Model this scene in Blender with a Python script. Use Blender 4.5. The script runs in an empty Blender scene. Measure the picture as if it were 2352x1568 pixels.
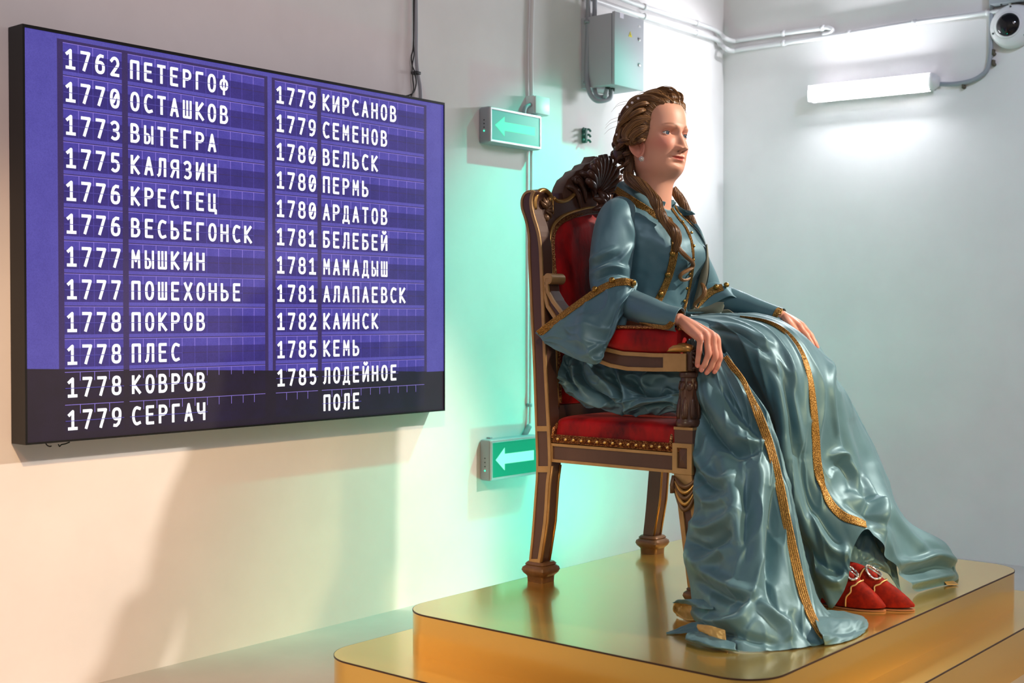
import bpy, bmesh, math, random
import numpy as np
from mathutils import Vector, Matrix, noise

random.seed(7)
S = bpy.context.scene
COL = S.collection

# ------------------------------------------------------------------ camera
F_PX = 2939.0
CAM = np.array([3.14, -5.30, 1.011])
YAW = math.radians(40.0)
PITCH = -math.atan(56 / F_PX)
_fw0 = np.array([-math.sin(YAW), math.cos(YAW), 0.0])
_rt = np.array([math.cos(YAW), math.sin(YAW), 0.0])
_up0 = np.array([0, 0, 1.0])
_fw = _fw0 * math.cos(PITCH) + _up0 * math.sin(PITCH)
_up = -_fw0 * math.sin(PITCH) + _up0 * math.cos(PITCH)

cd = bpy.data.cameras.new('camera')
cam = bpy.data.objects.new('camera', cd)
COL.objects.link(cam)
cam.location = CAM.tolist()
cam.rotation_euler = (math.pi / 2 + PITCH, 0, YAW)
cd.sensor_width = 36.0
cd.lens = F_PX / 2352 * 36.0
cd.clip_start = 0.05
cd.dof.use_dof = True
cd.dof.focus_distance = 3.75
cd.dof.aperture_fstop = 4.0
S.camera = cam

S.view_settings.view_transform = 'Standard'
S.view_settings.look = 'None'
S.view_settings.gamma = 1.0
S.view_settings.use_curve_mapping = False
S.view_settings.exposure = 0.0

# ------------------------------------------------------------------ light
wd = bpy.data.worlds.new('world')
S.world = wd
wd.use_nodes = True
_wn = wd.node_tree
_tc = _wn.nodes.new('ShaderNodeTexCoord')
_sp = _wn.nodes.new('ShaderNodeSeparateXYZ')
_wn.links.new(_tc.outputs['Generated'], _sp.inputs[0])
_cr = _wn.nodes.new('ShaderNodeValToRGB')
# gradient standing in for the unseen hall, warm band shaped to brighten the gold
for _i, (_p, _c) in enumerate([(0.0, (.20, .17, .14)), (.36, (.46, .38, .30)), (.50, (.92, .78, .62)), (.60, (.62, .56, .54)), (.74, (.22, .22, .25)), (1.0, (.16, .16, .19))]):
    _e = _cr.color_ramp.elements[_i] if _i < 2 else _cr.color_ramp.elements.new(_p)
    _e.position = _p
    _e.color = _c + (1,)
_mr = _wn.nodes.new('ShaderNodeMapRange')
_mr.inputs[1].default_value = -1.0
_mr.inputs[2].default_value = 1.0
_wn.links.new(_sp.outputs[2], _mr.inputs[0])
_wn.links.new(_mr.outputs[0], _cr.inputs[0])
_wn.links.new(_cr.outputs[0], _wn.nodes['Background'].inputs[0])
_wn.nodes['Background'].inputs[1].default_value = 0.50


def look(o, target):
    o.rotation_euler = (Vector(target) - o.location).to_track_quat('-Z', 'Y').to_euler()


def spot(name, loc, target, color, power, angle, blend, radius):
    l = bpy.data.lights.new(name, 'SPOT')
    l.color = color
    l.energy = power
    l.spot_size = math.radians(angle)
    l.spot_blend = blend
    l.shadow_soft_size = radius
    o = bpy.data.objects.new(name, l)
    COL.objects.link(o)
    o.location = loc
    look(o, target)
    return o


def area(name, loc, target, color, power, sx, sy):
    l = bpy.data.lights.new(name, 'AREA')
    l.shape = 'RECTANGLE'
    l.size, l.size_y = sx, sy
    l.color = color
    l.energy = power
    o = bpy.data.objects.new(name, l)
    COL.objects.link(o)
    o.location = loc
    look(o, target)
    return o


# coloured spots of the exhibition hall, and fills added for podium, corner and figure
area('mint_uplight', (0.72, -1.56, 0.10), (0.32, -1.66, 0.90), (0.0, 1.0, 0.70), 50, 0.95, 0.12)
spot('mint_top_spot', (1.10, -0.45, 3.2), (0.0, -1.75, 0.75), (0.0, 1.0, 0.69), 400, 33, 0.9, 0.04)
spot('corner_fill', (1.9, -0.22, 3.2), (0.0, -0.42, 1.95), (0.95, 0.96, 1.0), 230, 30, 1.0, 0.05)  # added out of frame to whiten the left wall near the corner
spot('podium_fill', (1.4, -6.0, 1.7), (1.2, -2.95, 0.1), (1.0, 0.90, 0.62), 80, 34, 0.7, 0.1)  # added light that brightens the podium's left front side
spot('warm_wall_spot', (2.7, -4.8, 3.0), (0.0, -2.85, 0.15), (1.0, 0.64, 0.32), 400, 34, 0.7, 0.06)
spot('orange_side_spot', (2.4, -5.4, 2.6), (0.0, -3.95, 0.55), (1.0, 0.38, 0.14), 100, 46, 0.8, 0.1)
spot('pink_top_spot', (2.6, -3.9, 3.4), (0.0, -2.9, 2.3), (1.0, 0.70, 0.76), 70, 46, 0.9, 0.1)
spot('key_spot', (3.4, -0.55, 3.1), (1.30, -2.15, 0.95), (1.0, 0.86, 0.72), 640, 33, 0.4, 0.07)
spot('gold_front_spot', (4.8, -2.4, 1.8), (1.85, -1.9, 0.1), (1.0, 0.74, 0.36), 270, 40, 0.7, 0.12)
spot('back_wall_spot', (3.2, -2.4, 3.2), (1.2, 0.0, 1.0), (0.62, 0.76, 1.0), 140, 60, 0.8, 0.1)
area('figure_fill', (3.6, -4.4, 3.3), (1.2, -2.4, 0.6), (1.0, 0.88, 0.92), 26, 1.2, 1.2)  # added soft fill for the figure's near side

# ------------------------------------------------------------------ helpers


def W(u, v, x=None, y=None, z=None, d=None):
    """A point of the place that lies on a known plane, from its sight line."""
    r = _fw + _rt * (u - 1176) / F_PX + _up * (784 - v) / F_PX
    if x is not None:
        t = (x - CAM[0]) / r[0]
    elif y is not None:
        t = (y - CAM[1]) / r[1]
    elif z is not None:
        t = (z - CAM[2]) / r[2]
    else:
        t = d
    return Vector((CAM + r * t).tolist())


def pix(p):
    q = np.asarray(p) - CAM
    d = q @ _fw
    return np.stack([1176 + F_PX * (q @ _rt) / d, 784 - F_PX * (q @ _up) / d, d], -1)


def s2l(c):
    c = c / 255.0
    return c / 12.92 if c <= 0.04045 else ((c + 0.055) / 1.055) ** 2.4


def rgb(r, g, b):
    return (s2l(r), s2l(g), s2l(b), 1.0)


def tag(o, label=None, cat=None, group=None, kind=None):
    if label: o['label'] = label
    if cat: o['category'] = cat
    if group: o['group'] = group
    if kind: o['kind'] = kind
    return o


def empty(name, loc, label, cat, group=None):
    o = bpy.data.objects.new(name, None)
    COL.objects.link(o)
    o.location = loc
    o.empty_display_size = 0.1
    return tag(o, label, cat, group)


def world_loc(o):
    v = Vector((0, 0, 0))
    while o is not None:
        v = v + o.location
        o = o.parent
    return v


def link(name, me, parent=None):
    """Meshes are written in world coordinates; parents never turn, so a child only undoes their offset."""
    o = bpy.data.objects.new(name, me)
    COL.objects.link(o)
    if parent is not None:
        o.parent = parent
        o.location = -world_loc(parent)
    return o


def obj(name, vf, mat, parent=None, smooth=True, angle=None, bevel=0.0, subsurf=0, label=None, solid=0.0, seg=2):
    v, f = vf[0], vf[1]
    mi = vf[2] if len(vf) > 2 else None
    me = bpy.data.meshes.new(name)
    me.from_pydata([tuple(p) for p in v], [], [tuple(q) for q in f])
    me.validate()
    mats = mat if isinstance(mat, (list, tuple)) else [mat]
    for m in mats:
        me.materials.append(m)
    if mi is not None and len(mi) == len(me.polygons):
        me.polygons.foreach_set('material_index', mi)
    bm = bmesh.new()
    bm.from_mesh(me)
    bmesh.ops.recalc_face_normals(bm, faces=bm.faces)
    if bevel > 0:
        es = [e for e in bm.edges if len(e.link_faces) == 2 and e.calc_face_angle(0) > 0.5]
        bmesh.ops.bevel(bm, geom=es, offset=bevel, segments=seg, affect='EDGES', profile=0.5, clamp_overlap=True)
    bm.to_mesh(me)
    bm.free()
    if smooth:
        me.polygons.foreach_set('use_smooth', [True] * len(me.polygons))
        if angle is not None:
            me.set_sharp_from_angle(angle=math.radians(angle))
    o = link(name, me, parent)
    if solid:
        md = o.modifiers.new('thick', 'SOLIDIFY')
        md.thickness = solid
        md.offset = -1
    if subsurf:
        md = o.modifiers.new('sub', 'SUBSURF')
        md.levels = md.render_levels = subsurf
    if label:
        o['label'] = label
    return o


def merge(*parts):
    v, f, m = [], [], []
    for k, p in enumerate(parts):
        n = len(v)
        v.extend(p[0])
        f.extend([tuple(i + n for i in q) for q in p[1]])
        m.extend(p[2] if len(p) > 2 else [0] * len(p[1]))
    return v, f, m


def box(x0, x1, y0, y1, z0, z1):
    v = [Vector((x, y, z)) for x in (x0, x1) for y in (y0, y1) for z in (z0, z1)]
    f = [(0, 1, 3, 2), (4, 6, 7, 5), (0, 4, 5, 1), (2, 3, 7, 6), (0, 2, 6, 4), (1, 5, 7, 3)]
    return v, f


def prism(poly, axis, a, b):
    """poly: 2-D points in the plane across the axis ('x': (y,z), 'y': (x,z), 'z': (x,y))."""
    def mk(p, t):
        return Vector({'x': (t, p[0], p[1]), 'y': (p[0], t, p[1]), 'z': (p[0], p[1], t)}[axis])
    n = len(poly)
    v = [mk(p, a) for p in poly] + [mk(p, b) for p in poly]
    f = [tuple(range(n)), tuple(range(2 * n - 1, n - 1, -1))]
    f += [(i, (i + 1) % n, n + (i + 1) % n, n + i) for i in range(n)]
    return v, f


def frame_prism(outer, inner, axis, a, b):
    """Ring between two polygons with the same number of points."""
    def mk(p, t):
        return Vector({'x': (t, p[0], p[1]), 'y': (p[0], t, p[1]), 'z': (p[0], p[1], t)}[axis])
    n = len(outer)
    v = [mk(p, a) for p in outer] + [mk(p, a) for p in inner] + [mk(p, b) for p in outer] + [mk(p, b) for p in inner]
    f = []
    for i in range(n):
        j = (i + 1) % n
        f += [(i, j, n + j, n + i), (2 * n + i, 3 * n + i, 3 * n + j, 2 * n + j),
              (i, 2 * n + i, 2 * n + j, j), (n + i, n + j, 3 * n + j, 3 * n + i)]
    return v, f


def catmull(pts, n, closed=False):
    """n samples per span through the points (any dimension)."""
    P = [np.asarray(p, float) for p in pts]
    m = len(P)
    out = []
    spans = m if closed else m - 1
    for i in range(spans):
        if closed:
            p0, p1, p2, p3 = P[(i - 1) % m], P[i], P[(i + 1) % m], P[(i + 2) % m]
        else:
            p1, p2 = P[i], P[i + 1]
            p0 = P[i - 1] if i > 0 else 2 * p1 - p2
            p3 = P[i + 2] if i + 2 < m else 2 * p2 - p1
        for k in range(n):
            t = k / n
            out.append(0.5 * ((2 * p1) + (-p0 + p2) * t + (2 * p0 - 5 * p1 + 4 * p2 - p3) * t * t
                              + (-p0 + 3 * p1 - 3 * p2 + p3) * t ** 3))
    if not closed:
        out.append(P[-1])
    return out


def frames(pts, up=None):
    """Tangent, normal, binormal carried along a path without twist."""
    P = [Vector(p) for p in pts]
    T = []
    for i in range(len(P)):
        a = P[max(i - 1, 0)]
        b = P[min(i + 1, len(P) - 1)]
        t = (b - a)
        T.append(t.normalized() if t.length > 1e-9 else Vector((0, 0, 1)))
    u = Vector(up) if up is not None else (Vector((0, 0, 1)) if abs(T[0].z) < 0.9 else Vector((1, 0, 0)))
    N = []
    n = (u - T[0] * u.dot(T[0])).normalized()
    for t in T:
        n = n - t * n.dot(t)
        n = n.normalized() if n.length > 1e-9 else t.orthogonal().normalized()
        N.append(n)
    return P, T, N, [T[i].cross(N[i]) for i in range(len(P))]


def tube(pts, r, n=10, up=None, flat=1.0, cap=True, smooth_n=0, twist=0.0):
    """Tube; r is a number or a list along the path, flat squeezes it along the normal."""
    if smooth_n:
        rr = r if isinstance(r, (list, tuple)) else [r] * len(pts)
        q = catmull([tuple(p) + (rr[i],) for i, p in enumerate(pts)], smooth_n)
        pts = [p[:3] for p in q]
        r = [float(p[3]) for p in q]
    P, T, N, B = frames(pts, up)
    m = len(P)
    rr = r if isinstance(r, (list, tuple)) else [r] * m
    v, f = [], []
    for i in range(m):
        for k in range(n):
            a = 2 * math.pi * k / n + twist * i / max(1, m - 1)
            v.append(P[i] + N[i] * (math.cos(a) * rr[i] * flat) + B[i] * (math.sin(a) * rr[i]))
    for i in range(m - 1):
        for k in range(n):
            j = (k + 1) % n
            f.append((i * n + k, i * n + j, (i + 1) * n + j, (i + 1) * n + k))
    if cap:
        f.append(tuple(range(n - 1, -1, -1)))
        f.append(tuple((m - 1) * n + k for k in range(n)))
    return v, f


def grid(rows, closed=False, cap0=False, cap1=False):
    """Surface through rows of points."""
    m, n = len(rows), len(rows[0])
    v = [Vector(p) for r in rows for p in r]
    f = []
    for i in range(m - 1):
        for k in range(n if closed else n - 1):
            j = (k + 1) % n
            f.append((i * n + k, i * n + j, (i + 1) * n + j, (i + 1) * n + k))
    if cap0:
        f.append(tuple(range(n - 1, -1, -1)))
    if cap1:
        f.append(tuple((m - 1) * n + k for k in range(n)))
    return v, f


def lathe(prof, c, n=24, axis='z'):
    """prof: (radius, height) pairs about an axis through c."""
    rows = []
    for r, h in prof:
        row = []
        for k in range(n):
            a = 2 * math.pi * k / n
            p = {'z': (r * math.cos(a), r * math.sin(a), h), 'x': (h, r * math.cos(a), r * math.sin(a)),
                 'y': (r * math.cos(a), h, r * math.sin(a))}[axis]
            row.append(Vector(c) + Vector(p))
        rows.append(row)
    return grid(rows, True, True, True)


def ball(c, r, n=16, m=10, sc=(1, 1, 1)):
    prof = [(math.sin(math.pi * i / m) * r, -math.cos(math.pi * i / m) * r) for i in range(m + 1)]
    prof[0] = (r * 0.02, prof[0][1])
    prof[-1] = (r * 0.02, prof[-1][1])
    v, f = lathe(prof, (0, 0, 0), n)
    return [Vector((p.x * sc[0], p.y * sc[1], p.z * sc[2])) + Vector(c) for p in v], f


def ribbon(pts, normals, w, th, edge=0.0):
    """Flat band of width w lying on a surface whose normals are given along the path."""
    P = [Vector(p) for p in pts]
    m = len(P)
    rows = []
    ww = w if isinstance(w, (list, tuple)) else [w] * m
    for i in range(m):
        t = (P[min(i + 1, m - 1)] - P[max(i - 1, 0)]).normalized()
        nn = Vector(normals[i]).normalized()
        s = t.cross(nn).normalized()
        nn = s.cross(t).normalized()
        h = ww[i] / 2
        row = [P[i] - s * h]
        for q in range(11):
            t = -1 + 2 * q / 10
            row.append(P[i] + s * h * t * .985 + nn * th * (.75 if q in (0, 10) else (1.15 if q % 2 else .7)))
        rows.append(row + [P[i] + s * h])
    return grid(rows, True, True, True)


# ------------------------------------------------------------------ materials
def mat(name, base, rough=0.5, metal=0.0, spec=0.5, **kw):
    m = bpy.data.materials.new(name)
    m.use_nodes = True
    b = m.node_tree.nodes['Principled BSDF']
    b.inputs['Base Color'].default_value = base
    b.inputs['Roughness'].default_value = rough
    b.inputs['Metallic'].default_value = metal
    b.inputs['Specular IOR Level'].default_value = spec
    for k, v in kw.items():
        b.inputs[k.replace('_', ' ')].default_value = v
    return m


def nd(m, t, **kw):
    n = m.node_tree.nodes.new(t)
    for k, v in kw.items():
        setattr(n, k, v)
    return n


def wire(m, a, b):
    m.node_tree.links.new(a, b)


def bsdf(m):
    return m.node_tree.nodes['Principled BSDF']


def noise_tex(m, scale, detail=4, rough=0.6, stretch=None, coord='Object'):
    tc = nd(m, 'ShaderNodeTexCoord')
    mp = nd(m, 'ShaderNodeMapping')
    if stretch: mp.inputs['Scale'].default_value = stretch
    t = nd(m, 'ShaderNodeTexNoise')
    t.inputs['Scale'].default_value = scale
    t.inputs['Detail'].default_value = detail
    t.inputs['Roughness'].default_value = rough
    wire(m, tc.outputs[coord], mp.inputs['Vector'])
    wire(m, mp.outputs[0], t.inputs['Vector'])
    return t


def ramp(m, src, stops):
    r = nd(m, 'ShaderNodeValToRGB')
    e = r.color_ramp.elements
    while len(e) < len(stops):
        e.new(0.5)
    for i, (p, c) in enumerate(stops):
        e[i].position = p
        e[i].color = c
    wire(m, src, r.inputs['Fac'])
    return r


def bump(m, src, strength, dist=0.002):
    b = nd(m, 'ShaderNodeBump')
    b.inputs['Strength'].default_value = strength
    b.inputs['Distance'].default_value = dist
    wire(m, src, b.inputs['Height'])
    wire(m, b.outputs[0], bsdf(m).inputs['Normal'])
    return b


def mottled(name, c0, c1, scale, rough, metal=0.0, bumps=0.0, bd=0.002, stretch=None, lo=0.35, hi=0.65, detail=5, **kw):
    m = mat(name, c0, rough, metal, **kw)
    t = noise_tex(m, scale, detail, 0.6, stretch)
    r = ramp(m, t.outputs['Fac'], [(lo, c0), (hi, c1)])
    wire(m, r.outputs[0], bsdf(m).inputs['Base Color'])
    if bumps:
        bump(m, t.outputs['Fac'], bumps, bd)
    return m


def emis(name, col, strength=1.0, base=(0.01, 0.01, 0.012, 1), rough=0.5):
    return mat(name, base, rough, 0, 0.3, Emission_Color=col, Emission_Strength=strength)


M = {}
M['plaster'] = mottled('painted_plaster', rgb(224, 222, 222), rgb(230, 228, 228), 3.0, 0.62, bumps=0.12, bd=0.004, spec=0.25)
M['floor'] = mottled('grey_floor_paint', rgb(176, 172, 168), rgb(188, 184, 180), 2.0, 0.45, spec=0.4)
M['black_metal'] = mat('black_powder_coat', rgb(24, 23, 24), 0.38, 0.3)
M['white_plastic'] = mat('white_plastic', rgb(222, 222, 224), 0.4)
M['grey_plastic'] = mat('grey_pvc', rgb(150, 156, 164), 0.42)
M['grey_metal'] = mat('grey_enamel', rgb(182, 186, 192), 0.6, 0.0, 0.3)
M['dark_rubber'] = mat('dark_rubber', rgb(52, 58, 58), 0.6)
M['black_cable'] = mat('black_cable', rgb(18, 18, 20), 0.45)
M['silver'] = mat('satin_aluminium', rgb(200, 202, 204), 0.32, 0.7)

gm = mat('brushed_gold_sheet', rgb(240, 196, 98), 0.27, 0.85, Coat_Weight=0.7, Coat_Roughness=0.10)
_t = noise_tex(gm, 60, 3, 0.6, (1, 30, 1))
bump(gm, _t.outputs['Fac'], 0.05, 0.001)
M['gold_sheet'] = gm
M['gold_edge'] = mat('dark_joint', rgb(70, 48, 40), 0.4, 0.4)

# ------------------------------------------------------------------ the setting
def struct(name, vf, m, **kw):
    o = obj(name, vf, m, smooth=False, **kw)
    o['kind'] = 'structure'
    return o


struct('wall_left', box(-0.2, 0, -6.6, 0.2, -0.02, 3.5), M['plaster'])
struct('wall_back', box(0, 6.2, 0, 0.2, -0.02, 3.5), M['plaster'])
struct('floor', box(-0.2, 6.2, -6.6, 0.2, -0.12, 0), M['floor'])
# ------------------------------------------------------------------ LED screen
SX = 0.068
_k = (CAM[0] - SX) / (CAM[0] - 0.088)
def sy(y): return -5.30 + (y + 5.30) * _k
def sz(z): return 1.011 + (z - 1.011) * _k

scr = empty('led_screen', (0, sy(-2.815), sz(1.218)), 'large black-framed screen on the left wall listing years and town names in white on violet', 'screen')
yl, yr, zb, zt = sy(-3.600), sy(-2.031), sz(0.6842), sz(1.7555)
obj('casing', frame_prism([(yl, zb), (yr, zb), (yr, zt), (yl, zt)], [(yl + .006, zb + .005), (yr - .003, zb + .005), (yr - .003, zt - .008), (yl + .006, zt - .008)], 'x', 0.002, SX + .004), M['black_metal'], scr, smooth=False)

def screen_mat(name, c_top, c_bot, noise_amt=0.25, z0=0.0, z1=1.0, glow=1.0):
    m = emis(name, c_top, glow, rgb(30, 26, 30), 0.45)
    t = noise_tex(m, 9, 6, 0.7)
    g = noise_tex(m, 420, 2, 0.5)
    mx = nd(m, 'ShaderNodeMix', data_type='RGBA')
    wire(m, ramp(m, t.outputs['Fac'], [(0.3, (0, 0, 0, 1)), (0.7, (1, 1, 1, 1))]).outputs[0], mx.inputs[0])
    mx.inputs[6].default_value = c_top
    mx.inputs[7].default_value = c_bot
    m2 = nd(m, 'ShaderNodeMix', data_type='RGBA', blend_type='MULTIPLY')
    m2.inputs[0].default_value = 0.6
    wire(m, mx.outputs[2], m2.inputs[6])
    wire(m, ramp(m, g.outputs['Fac'], [(0.3, (0.72, 0.72, 0.78, 1)), (0.6, (1.1, 1.1, 1.1, 1))]).outputs[0], m2.inputs[7])
    wire(m, m2.outputs[2], bsdf(m).inputs['Emission Color'])
    return m

M['scr_bg'] = screen_mat('screen_violet', rgb(90, 83, 172), rgb(80, 73, 160))
M['scr_frame'] = screen_mat('screen_board_edge', rgb(60, 46, 96), rgb(54, 42, 92))
M['scr_bar'] = screen_mat('screen_flap_ledge', rgb(92, 84, 178), rgb(84, 74, 168))
M['scr_hi'] = screen_mat('screen_flap_top', rgb(86, 76, 172), rgb(64, 56, 150))
M['scr_lo'] = screen_mat('screen_flap_bottom', rgb(62, 50, 132), rgb(48, 40, 112))
M['scr_line'] = emis('screen_bright_line', rgb(150, 128, 226))
M['scr_dark'] = screen_mat('screen_unlit', rgb(34, 26, 46), rgb(26, 20, 34))
M['scr_dcell'] = screen_mat('screen_unlit_flap', rgb(34, 26, 56), rgb(24, 18, 34))
M['scr_white'] = emis('screen_white_letter', (1, 1, 1, 1), 1.25)
M['scr_gap'] = emis('screen_flap_gap', rgb(96, 84, 180), 0.8)
SM = [M[k] for k in ('scr_bg', 'scr_frame', 'scr_bar', 'scr_hi', 'scr_lo', 'scr_line', 'scr_dark', 'scr_dcell')]

cols1 = [-3.5025, -3.4859, -3.4421, -3.3993, -3.3546, -3.3102, -3.2921, -3.248, -3.2053, -3.1635, -3.1203, -3.0774, -3.0345, -2.9928, -2.9486, -2.906, -2.8637, -2.8213, -2.8093]
cols2 = [-2.7926, -2.781, -2.7400, -2.6975, -2.6545, -2.6123, -2.5961, -2.5545, -2.5130, -2.4709, -2.4281, -2.386, -2.3436, -2.3005, -2.2582, -2.2161, -2.1736, -2.131, -2.119]
ztop, pitch = 1.7278, 0.0861
ys = {}
def ycut(a): ys[round(a, 4)] = 1
YL, YR, ZB, ZT = -3.592, -2.0335, 0.6865, 1.7485
for a in [YL, YR] + cols1 + cols2: ycut(a)
for cs in (cols1, cols2):
    for i in range(1, 18):
        if i not in (5,): ycut(cs[i] + (.0016 if i not in (1, 6) else -.0016) * (1 if i not in (1, 6) else 1))
Y = sorted(ys)
zs = {}
for a in (ZB, ZT, 1.7353, ZB + .012): zs[round(a, 4)] = 1
for r in range(12):
    t = ztop - r * pitch
    for o_ in (0, -.0014, -.024, -.042, -.044, -.0738, -.0835): zs[round(t + o_, 4)] = 1
Z = sorted(zs)

def dark_z(y): return 0.8785 + (y + 3.59) / 1.556 * (0.821 - 0.8785)
def cell_kind(y, z):
    k = 0
    for cs in (cols1, cols2):
        if cs[0] < y < cs[-1] and z < 1.7353:
            k = 1
            r = int((ztop - z) // pitch)
            if 0 <= r < 12:
                t = (ztop - r * pitch) - z
                dig, nam = cs[1] < y < cs[5], cs[6] < y < cs[17]
                if dig or nam:
                    edge = any(abs(y - c) < .0017 for c in (cs[2:6] if dig else cs[7:18]))
                    if t > .0738:
                        k = 2 if t < .0835 else 1
                    elif t < .0014: k = 5
                    elif edge and t < .066: k = 5 if t < .03 else 3
                    elif .042 < t < .044: k = 1
                    else: k = 3 if t < .024 else 4
    if z < dark_z(y):
        if k in (0, 1, 2): k = 6
        elif k in (3, 4): k = 7 if k == 4 else 7
        elif k == 5: k = 5
    return k
v, f, mi = [], [], []
# insert the slanted unlit boundary as an extra pair of rows by splitting quads that it crosses
for i, y in enumerate(Y):
    for z in Z: v.append(Vector((SX, sy(y), sz(z))))
nz = len(Z)
for i in range(len(Y) - 1):
    for j in range(nz - 1):
        yc, zc = (Y[i] + Y[i + 1]) / 2, (Z[j] + Z[j + 1]) / 2
        d0, d1 = dark_z(Y[i]), dark_z(Y[i + 1])
        q = (i * nz + j, (i + 1) * nz + j, (i + 1) * nz + j + 1, i * nz + j + 1)
        if Z[j] < min(d0, d1) and max(d0, d1) < Z[j + 1]:
            n = len(v)
            v += [Vector((SX, sy(Y[i]), sz(d0))), Vector((SX, sy(Y[i + 1]), sz(d1)))]
            f += [(q[0], q[1], n + 1, n), (n, n + 1, q[2], q[3])]
            mi += [cell_kind(yc, (Z[j] + d0) / 2), cell_kind(yc, (Z[j + 1] + max(d0, d1)) / 2)]
        else:
            f.append(q)
            mi.append(cell_kind(yc, zc))
obj('display_panel', (v, f, mi), SM, scr, smooth=False)

# stroke lettering: centre lines in a unit box
def arc(cx, cy, rx, ry, a0, a1, n=14):
    return [(cx + rx * math.cos(math.radians(a0 + (a1 - a0) * i / n)), cy + ry * math.sin(math.radians(a0 + (a1 - a0) * i / n))) for i in range(n + 1)]
def oval(cx=.5, cy=.5, rx=.5, ry=.5): # narrow super-ellipse
    r = []
    for i in range(33):
        a = 2 * math.pi * i / 32
        c, s = math.cos(a), math.sin(a)
        r.append((cx + rx * math.copysign(abs(c) ** .8, c), cy + ry * math.copysign(abs(s) ** .8, s)))
    return r
bowl_P = [(0, 1), (.5, 1)] + arc(.5, .74, .5, .26, 90, -90) + [(0, .48)]
bowl_B = [(0, .53), (.5, .53)] + arc(.5, .265, .5, .265, 90, -90) + [(0, 0)]
GL = {
    '0': [oval(), [(.28, .3), (.72, .7)]],
    '1': [[(.02, .80), (.5, 1), (.5, 0)], [(0, 0), (1, 0)]],
    '2': [[(.04, .82)] + arc(.5, .70, .46, .30, 150, -20, 14) + [(.06, 0), (1, 0)]],
    '3': [[(.06, .9)] + arc(.46, .755, .46, .245, 120, -90, 14) + [(.35, .51)], [(.35, .51)] + arc(.46, .255, .52, .255, 90, -130, 16)],
    '5': [[(.92, 1), (.14, 1), (.1, .56)] + arc(.46, .30, .50, .30, 100, -130, 18)],
    '6': [[(.86, .98)] + [(.55, 1), (.25, .88), (.06, .62), (.02, .35)], oval(.5, .30, .48, .30)],
    '7': [[(0, 1), (1, 1), (.32, 0)]],
    '8': [oval(.5, .765, .43, .235), oval(.5, .265, .5, .265)],
    '9': [oval(.5, .70, .48, .30), [(.98, .65), (.94, .38), (.75, .12), (.45, 0), (.16, .02)]],
    'А': [[(0, 0), (.5, 1), (1, 0)], [(.17, .32), (.83, .32)]],
    'Б': [[(.9, 1), (0, 1), (0, 0)], [(0, .56), (.45, .56)] + arc(.45, .28, .53, .28, 90, -90) + [(0, 0)]],
    'В': [[(0, 0), (0, 1), (.45, 1)] + arc(.45, .765, .43, .235, 90, -90) + [(0, .53)], bowl_B],
    'Г': [[(0.05, 0), (.05, 1), (.95, 1)]],
    'Д': [[(-.08, -.16), (-.08, 0), (1.08, 0), (1.08, -.16)], [(.08, 0), (.25, .5), (.25, 1), (.85, 1), (.85, 0)]],
    'Е': [[(.95, 1), (.03, 1), (.03, 0), (.95, 0)], [(.03, .52), (.82, .52)]],
    'З': [[(.06, .9)] + arc(.46, .755, .46, .245, 120, -90, 14) + [(.35, .51)], [(.35, .51)] + arc(.46, .255, .52, .255, 90, -130, 16)],
    'И': [[(0, 1), (0, 0), (1, 1), (1, 0)]],
    'Й': [[(0, 1), (0, 0), (1, 1), (1, 0)], [(.22, 1.30), (.36, 1.2), (.64, 1.2), (.78, 1.30)]],
    'К': [[(0, 0), (0, 1)], [(.95, 1), (.1, .5), (1, 0)]],
    'Л': [[(-.05, 0), (.12, .06), (.24, .5), (.24, 1), (.98, 1), (.98, 0)]],
    'М': [[(0, 0), (0.05, 1), (.5, .38), (.95, 1), (1, 0)]],
    'Н': [[(0, 0), (0, 1)], [(1, 0), (1, 1)], [(0, .51), (1, .51)]],
    'О': [oval()],
    'П': [[(0, 0), (0, 1), (1, 1), (1, 0)]],
    'Р': [[(0, 0), (0, 1)], bowl_P],
    'С': [[(.98, .93)] + arc(.55, .5, .55, .5, 70, 290, 20) + [(.98, .07)]],
    'Т': [[(0, 1), (1, 1)], [(.5, 1), (.5, 0)]],
    'Ф': [oval(.5, .52, .55, .30), [(.5, 1.08), (.5, -.08)]],
    'Х': [[(0, 0), (1, 1)], [(0, 1), (1, 0)]],
    'Ц': [[(0, 1), (0, 0), (1.08, 0), (1.08, -.17)], [(.85, 1), (.85, 0)]],
    'Ч': [[(0, 1), (0, .62), (.12, .46), (.4, .42), (1, .48)], [(1, 1), (1, 0)]],
    'Ш': [[(-.05, 1), (-.05, 0), (1.05, 0), (1.05, 1)], [(.5, 1), (.5, 0)]],
    'Ы': [[(-.05, 1), (-.05, 0), (.3, 0)] + arc(.3, .26, .32, .26, -90, 90, 10) + [(-.05, .52)], [(1.05, 1), (1.05, 0)]],
    'Ь': [[(0, 1), (0, 0), (.45, 0)] + arc(.45, .28, .52, .28, -90, 90, 12) + [(0, .56)]],
    'Я': [[(1, 0), (1, 1), (.45, 1)] + arc(.45, .74, .45, .26, 90, 270) + [(1, .48)], [(.45, .48), (0, 0)]],
}
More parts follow.
